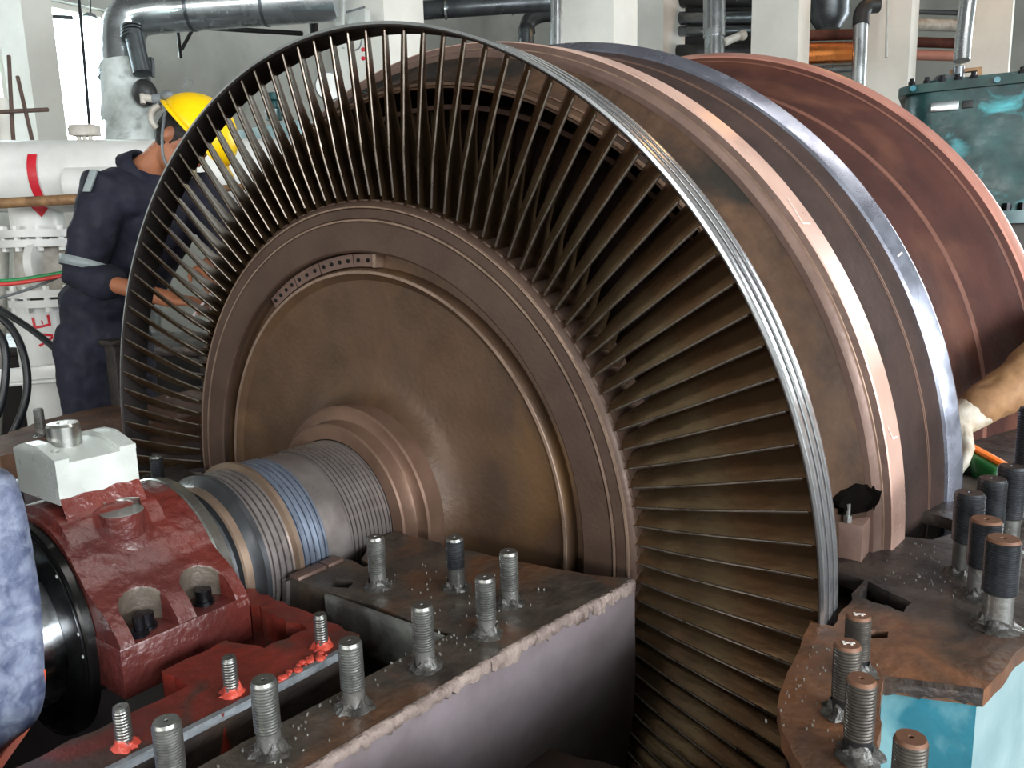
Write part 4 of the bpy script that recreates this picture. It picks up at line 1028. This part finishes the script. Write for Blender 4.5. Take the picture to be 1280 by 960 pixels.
# instrument block standing on the header pipe
ins = thing('instrument_box', 'small cream junction block standing on the white header pipe', 'instrument', tuple(at(105,175,4.15)))
bm = nb(); c0 = at(105,164,4.15); M_ = Matrix.Translation(c0) @ basis(Vector((cr.x,cr.y,0)).normalized(), Vector((-cr.y,cr.x,0)).normalized(), upv).to_4x4()
box(bm, -.06,.07,-.04,.04,-.025,.03, bev=.004); bmesh.ops.transform(bm, matrix=M_, verts=bm.verts); child(link('box', bm, m_whitedirty, None, smooth=30), ins)
bm = nb(); box(bm, -.075,-.055,-.02,.02,-.02,.02, bev=.003); bmesh.ops.transform(bm, matrix=M_, verts=bm.verts); child(link('plug', bm, m_strap, None, smooth=30), ins)
for dx in (-.03, .0, .03):
    bm = nb(); cyl(bm, (dx,0,-.05), (dx,0,-.025), .012, segs=10); bmesh.ops.transform(bm, matrix=M_, verts=bm.verts); child(link('foot', bm, m_whitedirty, None, smooth=30), ins)
def rod(name, pts, r_, mt, label, cat, group=None, n=8, segs=10):
    bm = nb(); tube(bm, smooth_path(pts, n) if len(pts) > 2 else pts, r_, segs); return tag(link(name, bm, mt, smooth=60), label, cat, group)
rod('hanging_cable', [at(97,-20,4.3), at(104,60,4.25), at(112,158,4.15)], .008, m_cable, 'dark cable hanging down to the cream junction block', 'cable')
rod('scaffold_bar', [at(-30,256,3.9), at(40,252,3.9), at(130,247,3.9)], .026, m_rustbar, 'rusty yellow scaffold bar crossing the white pipe with the arrow', 'bar')
rod('scaffold_bar', [at(215,240,3.6), at(330,232,3.6)], .016, m_rustbar, 'rusty yellow bar glimpsed between the blades below the hard hat', 'bar')
rod('cable_hose', [at(-20,374,3.5), at(42,414,3.35), at(98,461,3.2)], .014, m_cable, 'straight black hose slanting across the painted letters', 'hose')
rod('cable_hose', [at(-25,385,3.1), at(10,405,3.1), at(30,445,3.1), at(33,495,3.1), at(14,545,3.1), at(-10,560,3.1)], .0145, m_cable, 'large black hose loop hanging at the left edge', 'hose')
rod('cable_hose', [at(-14,400,3.0), at(5,430,3.0), at(7,470,3.0), at(0,510,3.0), at(-10,530,3.0)], .0145, m_cable, 'inner black hose loop cut by the left picture edge', 'hose')
rod('grey_cable', [at(-20,378,3.45), at(40,360,3.45), at(92,338,3.5)], .006, m_strap, 'thin grey cable slanting under the red and green hoses', 'cable')
rod('air_hose', [at(-20,351,3.4), at(20,350,3.4), at(82,340,3.45), at(140,328,3.6)], .009, m_greenhose, 'green hose running beside the red hose', 'hose')
rod('air_hose', [at(-20,356,3.38), at(20,354,3.38), at(82,344,3.43), at(140,332,3.6)], .009, m_redhose, 'red hose running beside the green hose', 'hose')
tr = thing('cable_tray', 'white angled tray strip below the painted letters', 'tray', tuple(at(40,465,3.7)))
bm = nb(); a = at(-60,470,3.75); b_ = at(100,452,3.7); d = (b_-a).normalized(); M_ = Matrix.Translation(a) @ basis(d, upv.cross(d).normalized(), d.cross(upv.cross(d)).normalized()).to_4x4()
L_ = (b_-a).length; box(bm, 0, L_, -.02, .06, -.06, .0, bev=.003); bmesh.ops.transform(bm, matrix=M_, verts=bm.verts); child(link('tray_strip', bm, m_white, None, smooth=30), tr)
bm = nb(); tube(bm, [at(-60,487,3.7), at(102,473,3.7)], .010, 10); child(link('lower_rod', bm, m_white, None, smooth=60), tr)
rod('rebar', [at(11,70,4.6), at(16,165,4.5), at(20,190,4.45)], .011, m_rebar, 'upright rebar rod left of the crossing rods', 'rod', None)
rod('rebar', [at(22,96,4.55), at(41,178,4.45)], .011, m_rebar, 'leaning rebar rod of the rusty crossing', 'rod')
rod('rebar', [at(-20,141,4.5), at(60,137,4.5)], .012, m_rebar, 'level rebar rod tied across the two uprights', 'rod')
rod('wall_conduit', [at(-10,17,7.6), at(90,22,7.6)], .02, m_aludark, 'thin conduit across the grey pier at top left', 'conduit')
rod('stand_pipe', [at(3,125,4.9), at(9,200,4.85)], .035, m_col, 'short pale pipe stub at the left edge', 'pipe')
rod('grey_pipe', [at(0,300,4.6), at(-10,560,4.6)], .05, m_whitedirty, 'grey pipe behind the hoses at the left edge', 'pipe')
# dark steel frame low behind the riser
bm = nb(); q = at(150,470,3.0); box(bm, q.x-.035, q.x+.035, q.y-.03, q.y+.03, FZ, q.z+.12, bev=.004); box(bm, q.x-.05, q.x+.05, q.y-.045, q.y+.045, q.z+.12, q.z+.14, bev=.004)
tag(link('support_post', bm, m_flangedark, smooth=30), 'dark square support post beside the worker leg', 'post')

sk = thing('machine_skid', 'low dark steel skid, partly stand-in for shadow, behind the worker and the white riser', 'machine base', tuple(at(150,470,4.9).xy)+(FZ,))  # skid is extended so its dark body also stands in for background shade
a = at(-120,430,5.0); b_ = at(285,438,4.6); d = Vector((b_.x-a.x, b_.y-a.y, 0)); L_ = d.length; d.normalize(); M_ = Matrix.Translation((a.x, a.y, 0)) @ basis(d, upv.cross(d), upv).to_4x4()
zt_ = at(100,432,4.8).z
bm = nb(); box(bm, 0, L_, 0, .7, FZ, zt_-.06, bev=.01); bmesh.ops.transform(bm, matrix=M_, verts=bm.verts); child(link('base', bm, m_dark, None, smooth=30), sk)
bm = nb(); box(bm, -.03, L_+.03, -.03, .73, zt_-.06, zt_, bev=.008); bmesh.ops.transform(bm, matrix=M_, verts=bm.verts); child(link('top_plate', bm, m_flangedark, None, smooth=30), sk)
for k in range(6):
    x = .15+k*(L_-.3)/5; bm = nb(); box(bm, x-.03, x+.03, -.02, .0, FZ, zt_-.06, bev=.004); bmesh.ops.transform(bm, matrix=M_, verts=bm.verts); child(link('rib', bm, m_flangedark, None, smooth=30), sk)
# silver duct top left
D1 = 6.0
dt = thing('insulated_duct', 'large bright clad steam duct bending from vertical to horizontal at top left', 'duct', tuple(at(160,180,D1).xy)+(FZ,))
e0, e1, e2, e3 = at(158,200,D1), at(153,60,D1), at(172,18,D1), at(215,12,D1)
pth = [e0, at(156,130,D1), e1, at(157,33,D1), e2, e3, at(300,6,D1), at(420,-2,D1)]
bm = nb(); tube(bm, smooth_path(pth, 6), .16, 24); child(link('duct_cladding', bm, m_alu, None, smooth=60), dt)
for (px, py, qx, qy) in ((152,92,153,96), (238,10,242,10), (330,4,334,4)):
    bm = nb(); cyl(bm, at(px,py,D1), at(qx,qy,D1), .166, segs=24); child(link('cladding_band', bm, m_aludark, None, smooth=40), dt)
bm = nb(); P = [at(155,84,D1), at(157,95,D1), at(159,112,D1), at(161,132,D1), at(162,152,D1), at(163,172,D1), at(165,230,D1), at(168,420,D1)]
tube(bm, smooth_path(P, 8), .185, 28)
for v in bm.verts: v.co += Vector((1,1,.3))*.022*noise.noise(v.co*6)
child(link('insulation_wrap', bm, m_soot, None, smooth=60), dt)
bm = nb(); ball(bm, at(181,116,D1-.17), .085, 16, (1.1,1,1.15)); child(link('open_end', bm, m_darkpipe, None, smooth=60), dt)
dt2 = thing('branch_duct', 'short dull metal pipe beside the bright duct above the hard hat', 'pipe', tuple(at(175,95,5.8)))
bm = nb(); cyl(bm, at(166,40,5.8), at(178,92,5.8), .062, .066, 20); child(link('pipe_body', bm, m_aludark, None, smooth=50), dt2)
for j in range(4):
    bm = nb(); cyl(bm, at(164,33+j*4.0,5.8), at(164.6,35.2+j*4.0,5.8), .075, segs=20); child(link('clamp_ring', bm, m_aludark, None, smooth=40), dt2)
br_ = thing('wall_bracket', 'dark steel angle bracket on the stained wall above the worker', 'bracket', tuple(at(228,55,7.2)))
for a, b in (((222,38),(226,72)), ((222,38),(246,34)), ((240,38),(227,62))):
    bm = nb(); tube(bm, [at(*a,7.2), at(*b,7.2)], .016, 6); child(link('bracket_bar', bm, m_darkpipe, None, smooth=40), br_)
rod('wall_pipe', [at(222,32,7.4), at(262,35,7.4), at(378,42,7.3)], .022, m_darkpipe, 'thin dark pipe along the stained wall', 'pipe')
rod('wall_pipe', [at(184,75,5.9), at(190,75,5.9), at(191,96,5.9)], .014, m_aludark, 'small bent pipe beside the dull branch duct', 'pipe')
# hanging floodlight
fl_ = thing('floodlight', 'glaring floodlight hanging in front of the left window', 'lamp', tuple(at(112,30,5.2)))
bm = nb(); ball(bm, at(113,30,5.2), .055, 16); child(link('bulb', bm, m_lampglow, None, smooth=60), fl_)
bm = nb(); cyl(bm, at(113,18,5.2), at(113,25,5.2), .03, .06, 16); child(link('housing', bm, m_strap, None, smooth=40), fl_)
bm = nb(); tube(bm, [at(113,18,5.2), at(112,-40,5.2)], .006, 6); child(link('cord', bm, m_cable, None, smooth=40), fl_)
# things glimpsed between the blades at the top
jb = thing('junction_box', 'grey electric box on the white pier above the blades', 'electric box', tuple(at(455,22,6.05)))
bm = nb(); p = at(455,20,6.1); box(bm, p.x-.12, p.x+.07, p.y-.06, p.y+.0, p.z-.10, p.z+.03, bev=.004); child(link('box', bm, m_grey, None, smooth=30), jb)
bm = nb(); box(bm, p.x-.13, p.x+.08, p.y-.065, p.y-.06, p.z+.03, p.z+.045); child(link('lid', bm, m_strap, None, smooth=30), jb)
rod('conduit', [at(430,-20,6.1), at(429,30,6.1), at(429,60,6.1)], .012, m_grey, 'thin conduit on the white pier left of the junction box', 'conduit')
sw = thing('pull_switch', 'pair of small red knobs on the white pier seen between blades', 'switch', tuple(at(453,67,6.1)))
for py in (62, 73):
    bm = nb(); ball(bm, at(454,py,6.1), .016, 10, (1.2,1,1)); child(link('red_knob', bm, m_redmark, None, smooth=60), sw)
bm = nb(); tube(bm, smooth_path([at(452,50,6.1), at(449,60,6.1), at(440,64,6.1)], 5), .006, 6); child(link('lead', bm, m_strap, None, smooth=60), sw)
ga = thing('pressure_gauge', 'round white dial gauge seen between the blades', 'gauge', tuple(at(410,110,5.4)))
bm = nb(); cyl(bm, at(411,108,5.4), at(411,108,5.35), .085, segs=28); child(link('dial', bm, m_white, None, smooth=30), ga)
bm = nb(); cyl(bm, at(411,108,5.45), at(411,108,5.38), .094, segs=28); child(link('case', bm, m_strap, None, smooth=30), ga)
bm = nb(); tube(bm, [at(411,108,5.345), at(405,113,5.345)], .004, 6); child(link('needle', bm, m_boltblack, None, smooth=30), ga)
bm = nb(); cyl(bm, at(411,124,5.42), at(412,124,5.42)+Vector((0,0,-2.2)), .02, segs=10); child(link('stem', bm, m_strap, None, smooth=30), ga)
bm = nb(); q = at(420,185,5.2); box(bm, q.x-.12, q.x+.25, q.y+.02, q.y+.32, FZ, at(420,137,5.2).z, bev=.01); tag(link('control_cabinet', bm, m_white, smooth=30), 'white cabinet under the dial gauge behind the blades', 'cabinet')
bm = nb(); q = at(343,150,5.0); lathe(bm, [(.001,.0),(.05,.0),(.055,.06),(.04,.07),(.03,.11),(.045,.12),(.04,.16),(.001,.17)], 16, 'Z', center=tuple(q)); tag(link('small_valve', bm, m_teal, smooth=40), 'small green valve on the wall side seen between the blades', 'valve')
bm = nb(); q = at(345,200,5.0); box(bm, q.x-.35, q.x+.3, q.y-.05, q.y+.3, FZ, at(345,158,5.0).z, bev=.01); tag(link('valve_bench', bm, m_palewall, smooth=30), 'pale bench carrying the small green valve', 'bench')
bm = nb(); cyl(bm, at(391,12,6.4), at(393,48,6.4), .035, segs=14); cyl(bm, at(388,8,6.4), at(404,-6,6.4), .055, segs=14); tag(link('drop_pipe', bm, m_darkpipe, smooth=40), 'dark drop pipe left of the white pier', 'pipe')

# top middle silver pipes
mp_ = thing('clad_pipe', 'silver clad horizontal pipe above the rotor between the piers', 'pipe', tuple(at(600,10,7.5)))
bm = nb(); tube(bm, smooth_path([at(520,14,7.6), at(600,8,7.5), at(700,2,7.5)], 5), .085, 20); child(link('cladding', bm, m_aludark, None, smooth=60), mp_)
for (a, b) in (((556,12),(559,12)), ((640,6),(643,6))):
    bm = nb(); cyl(bm, at(*a,7.52), at(*b,7.52), .092, segs=20); child(link('band', bm, m_alu, None, smooth=40), mp_)
rod('riser_pipe', [at(696,-30,6.9), at(695,70,6.9)], .052, m_alu, 'vertical bright silver pipe beside the widest white pier', 'pipe', segs=24)
el_ = thing('elbow_pipe', 'silver pipe elbow below the horizontal clad pipe', 'pipe', tuple(at(660,40,8.2)))
bm = nb(); tube(bm, smooth_path([at(700,16,8.2), at(676,18,8.2), at(662,26,8.2), at(658,42,8.2), at(658,80,8.2), Vector((at(658,80,8.2).x, at(658,80,8.2).y, FZ))], 6), .082, 18); child(link('elbow', bm, m_aludark, None, smooth=60), el_)
bm = nb(); cyl(bm, at(658,38,8.2), at(658,41,8.2), .092, segs=18); child(link('band', bm, m_darkpipe, None, smooth=40), el_)
# dark bay between piers with stacked pipes
for i, (py, rr, mt, lb) in enumerate(((0,.10,m_darkpipe,'uppermost dark pipe in the gap between two white piers'), (24,.08,m_aludark,'dull silver pipe second from the top between two white piers'), (40,.06,m_aludark,'pale silver pipe third from the top between two white piers'), (66,.09,m_darkpipe,'lowest dark pipe in the gap between two white piers'))):
    rod('gap_pipe', [at(812,py,10.3), at(962,py-3,8.95)], rr, mt, lb, 'pipe', 'pipes between the piers', segs=18)
bm = nb(); q = at(900,60,12.6); box(bm, q.x-1.0, q.x+.75, q.y, q.y+.8, FZ, q.z+2.2, bev=.02); tag(link('dark_backing_box', bm, m_darkpipe, smooth=30), 'added dark box standing in for the dark bay behind the pipes between two white piers', 'cabinet')  # plain box added as the dark background of the bay
bm = nb(); cyl(bm, at(893,-20,8.5), at(893,48,8.5), .118, segs=24); cyl(bm, at(893,48,8.5), at(893,90,8.5), .104, segs=24); tag(link('drop_duct', bm, m_alu, smooth=40), 'vertical silver duct between two white piers', 'duct')
bm = nb(); cyl(bm, at(905,53,8.45), at(924,45,8.45), .045, .04, 12); ball(bm, at(928,44,8.45), .055, 12); tag(link('pipe_fitting', bm, m_whitedirty, smooth=50), 'small dirty white fitting beside the vertical silver duct', 'fitting')
bm = nb(); cyl(bm, at(984,68,8.85), at(1112,64,9.6), 0.118, segs=24); tag(link('copper_pipe', bm, m_copper, smooth=40), 'copper glowing pipe between white piers above the flow guide', 'pipe')
bm = nb(); cyl(bm, at(984,45,8.85), at(1112,42,9.6), 0.059, segs=20); tag(link('brown_pipe', bm, m_far, smooth=40), 'brown pipe above the copper pipe', 'pipe')
bm = nb(); cyl(bm, at(984,88,8.85), at(1112,84,9.6), 0.042, segs=20); tag(link('silver_pipe', bm, m_aludark, smooth=40), 'thin silver pipe under the copper pipe', 'pipe')
bm = nb(); lathe(bm, [(.001,.45),(.24,.45),(.24,.10),(.14,-.05),(.001,-.05)], 20, 'Z', center=tuple(at(1036,32,10.0))); tag(link('hopper', bm, m_aludark, smooth=40), 'grey hopper bottom between the piers', 'hopper')
vp = thing('vent_pipe', 'silver vertical pipe with black elbow cap beside the conduit pier', 'pipe', tuple(at(1076,104,8.6)))
bm = nb(); cyl(bm, at(1076,30,8.6), Vector((at(1074,130,8.6).x, at(1074,130,8.6).y, FZ)), .075, segs=20); child(link('pipe', bm, m_alu, None, smooth=50), vp)
bm = nb(); tube(bm, smooth_path([at(1076,32,8.6), at(1077,18,8.6), at(1084,8,8.6), at(1098,6,8.6)], 5), .085, 16); child(link('cap_elbow', bm, m_darkpipe, None, smooth=50), vp)
bm = nb(); tube(bm, [at(1110,-20,8.9), at(1108,72,8.9)], .016, 8); tag(link('conduit', bm, m_grey, smooth=40), 'grey conduit running down the white pier left of the teal machine', 'conduit')
for i, (py, rr, mt, lb) in enumerate(((14,.03,m_aludark,'thin beam-like pipe highest behind the bright vertical pipe'), (30,.07,m_whitedirty,'pale pipe in the middle behind the bright vertical pipe'), (52,.06,m_far,'brown pipe low behind the bright vertical pipe'), (68,.06,m_farrim,'rosy pipe lowest behind the bright vertical pipe'))):
    rod('rear_pipe', [at(1122,py,9.65), at(1252,py+4,9.85)], rr, mt, lb, 'pipe', 'pipes behind the teal machine', segs=16)
rod('riser_pipe', [at(1214,-30,6.5), at(1205,40,6.5), at(1202,76,6.5)], .062, m_alu, 'bright vertical pipe rising behind the teal machine', 'pipe', segs=20)

# warm high-bay lamp hanging over the far end of the hall
hb = thing('high_bay_lamp', 'warm high bay lamp hanging over the far end of the hall', 'lamp', (-.3,8.6,5.0))
bm = nb(); lathe(bm, [(.04,.30),(.06,.22),(.24,.0),(.25,.0),(.08,.24),(.04,.30)], 24, 'Z'); link('reflector', bm, m_aludark, hb, smooth=50)
bm = nb(); ball(bm, (0,0,.08), .10, 16); link('bulb', bm, m_warmglow, hb, smooth=60)
bm = nb(); cyl(bm, (0,0,.30), (0,0,1.5), .012, segs=8); link('rod', bm, m_darkpipe, hb, smooth=50)
pl_ = bpy.data.lights.new('high_bay_light', 'SPOT'); pl_.energy = 50; pl_.color = (1.0,.55,.2); pl_.shadow_soft_size = .2; pl_.spot_size = R(150)
lo_ = bpy.data.objects.new('high_bay_light', pl_); COL.objects.link(lo_); lo_.parent = hb; lo_.location = (0,0,-.06)
# teal machine at the right
TD = 3.9
tm = thing('teal_machine', 'teal painted machine housing with bolted lid and nameplate at the right', 'machine', tuple(at(1210,240,TD).xy)+(FZ,))
tx = Vector((math.cos(R(8)), math.sin(R(8)), 0)); ty = Vector((-tx.y, tx.x, 0)); to = at(1122,108,TD)
TB = Matrix.Translation(Vector((to.x, to.y, 0))) @ basis(tx, ty, upv).to_4x4()
zt = to.z; W = .86
def tk(name, bm, mt, sm=40):
    bmesh.ops.transform(bm, matrix=TB, verts=bm.verts); return child(link(name, bm, mt, None, smooth=sm), tm)
def rounded(x0, x1, y0, y1, rad, n=7):
    o = []
    for cx_, cy_, a in ((x1-rad, y0+rad, -90), (x1-rad, y1-rad, 0), (x0+rad, y1-rad, 90), (x0+rad, y0+rad, 180)):
        for k in range(n): t = R(a+90*k/(n-1)); o.append((cx_+rad*math.cos(t), cy_+rad*math.sin(t)))
    return o
bm = nb(); prism(bm, rounded(.03, W, .03, .75, .13), zt-.62, zt-.04); tk('housing', bm, m_teal, 40)
bm = nb(); prism(bm, rounded(0, W+.03, 0, .78, .10), zt-.04, zt+.0); tk('lid_flange', bm, m_tealdark, 40)
bm = nb(); prism(bm, rounded(.10, W-.05, .06, .7, .09), zt, zt+.02); tk('lid', bm, m_teal, 40)
for i in range(13):
    x = .06+.066*i
    if 5 <= i <= 6: continue
    bm = nb(); cyl(bm, (x, .05, zt), (x, .05, zt+.022), .017, segs=6); cyl(bm, (x, .05, zt+.022), (x, .05, zt+.036), .011, segs=10); tk('lid_bolt', bm, m_boltblack, 30)
for x in (.07, .42):
    bm = nb(); cyl(bm, (x, -.004, zt-.02), (x, -.025, zt-.02), .014, segs=12); tk('side_bolt', bm, m_tealflange, 30)
bm = nb(); box(bm, .15, .27, .018, .031, zt-.135, zt-.09, bev=.003); tk('nameplate', bm, m_alu, 30)
bm = nb(); box(bm, .285, .33, .016, .031, zt-.13, zt-.095, bev=.003); tk('latch', bm, m_darkpipe, 30)
bm = nb(); prism(bm, rounded(.40, W+.12, -.04, .85, .16), zt-.68, zt-.62); tk('base_flange', bm, m_palewall, 40)
for i in range(8):
    x = .50+.062*i; bm = nb(); cyl(bm, (x, -.005, zt-.62), (x, -.005, zt-.585), .02, segs=8); tk('base_bolt', bm, m_boltblack, 30)
bm = nb(); prism(bm, rounded(.35, W+.2, .02, .80, .16), FZ, zt-.68); tk('pedestal', bm, m_floor, 40)
bm = nb(); cyl(bm, (.20,.12,zt+.02), (.20,.12,zt+.045), .06, .04, 16); cyl(bm, (.26,.12,zt+.02), (.26,.12,zt+.08), .025, segs=10); tk('lid_fitting', bm, m_aludark, 40)
bm = nb(); box(bm, .22,.36,.16,.20,zt+.06,zt+.075); box(bm, .34,.36,.16,.20,zt+.02,zt+.06); box(bm, .22,.24,.16,.20,zt+.02,zt+.06); tk('lid_handle', bm, m_rustbar, 30)

# ================================================================== chalk marks
m_chalk = mat('white_chalk', (236,230,222), (220,212,204), 30, .8)
def on_ring(px, py, prof):
    """where the sight line through (px, py) meets a ring surface given as (radius at y)"""
    d = ray(px, py); t = .3; last = None
    while t < 4:
        p = CP+d*t; v = math.hypot(p.x, p.z)-prof(p.y)
        if last is not None and last > 0 >= v: return p
        last = v; t += .001
    return CP+d*2
def chalk(parent, pts, prof, wd=.003):
    P = [on_ring(x, y, prof) for x, y in pts]; bm = nb()
    for A, B in zip(P, P[1:]):
        n = 6
        for k in range(n):
            a, b = A.lerp(B, k/n), A.lerp(B, (k+1)/n); out = []
            for p in (a, b):
                ra = Vector((p.x, 0, p.z)).normalized(); out.append((Vector((ra.x*(prof(p.y)+.0012), p.y, ra.z*(prof(p.y)+.0012))), ra))
            t_ = (out[1][0]-out[0][0]).normalized(); sd_ = t_.cross(out[0][1]).normalized()*wd/2
            vs_ = [bm.verts.new(q) for q in (out[0][0]-sd_, out[0][0]+sd_, out[1][0]+sd_, out[1][0]-sd_)]; bm.faces.new(vs_)
    link('chalk_mark', bm, m_chalk, parent, smooth=None)
pinkr = lambda y: 1.024+(y-.355)*.007/.072
bluer = lambda y: 1.0665+(y-.700)*.0195/.034
chalk(car, [(984,249),(1003,280),(1012,280)], pinkr)
chalk(car, [(1109,534),(1115,548),(1121,546)], pinkr)
chalk(car, [(1082,405),(1086,413)], pinkr)
chalk(drum, [(1121,321),(1127,316)], bluer, .004)

for o in chalked:
    a = -o.rotation_euler[2]; bm = nb()
    box(bm, -.004, .008, -.0015, .0015, .0842, .0848); box(bm, -.006, -.003, -.004, .004, .0842, .0848); box(bm, .002, .0045, -.005, .000, .0842, .0848)
    bmesh.ops.rotate(bm, cent=(0,0,0), matrix=Matrix.Rotation(a+.5, 3, 'Z'), verts=bm.verts); link('chalk_mark', bm, m_chalk, o, smooth=None)
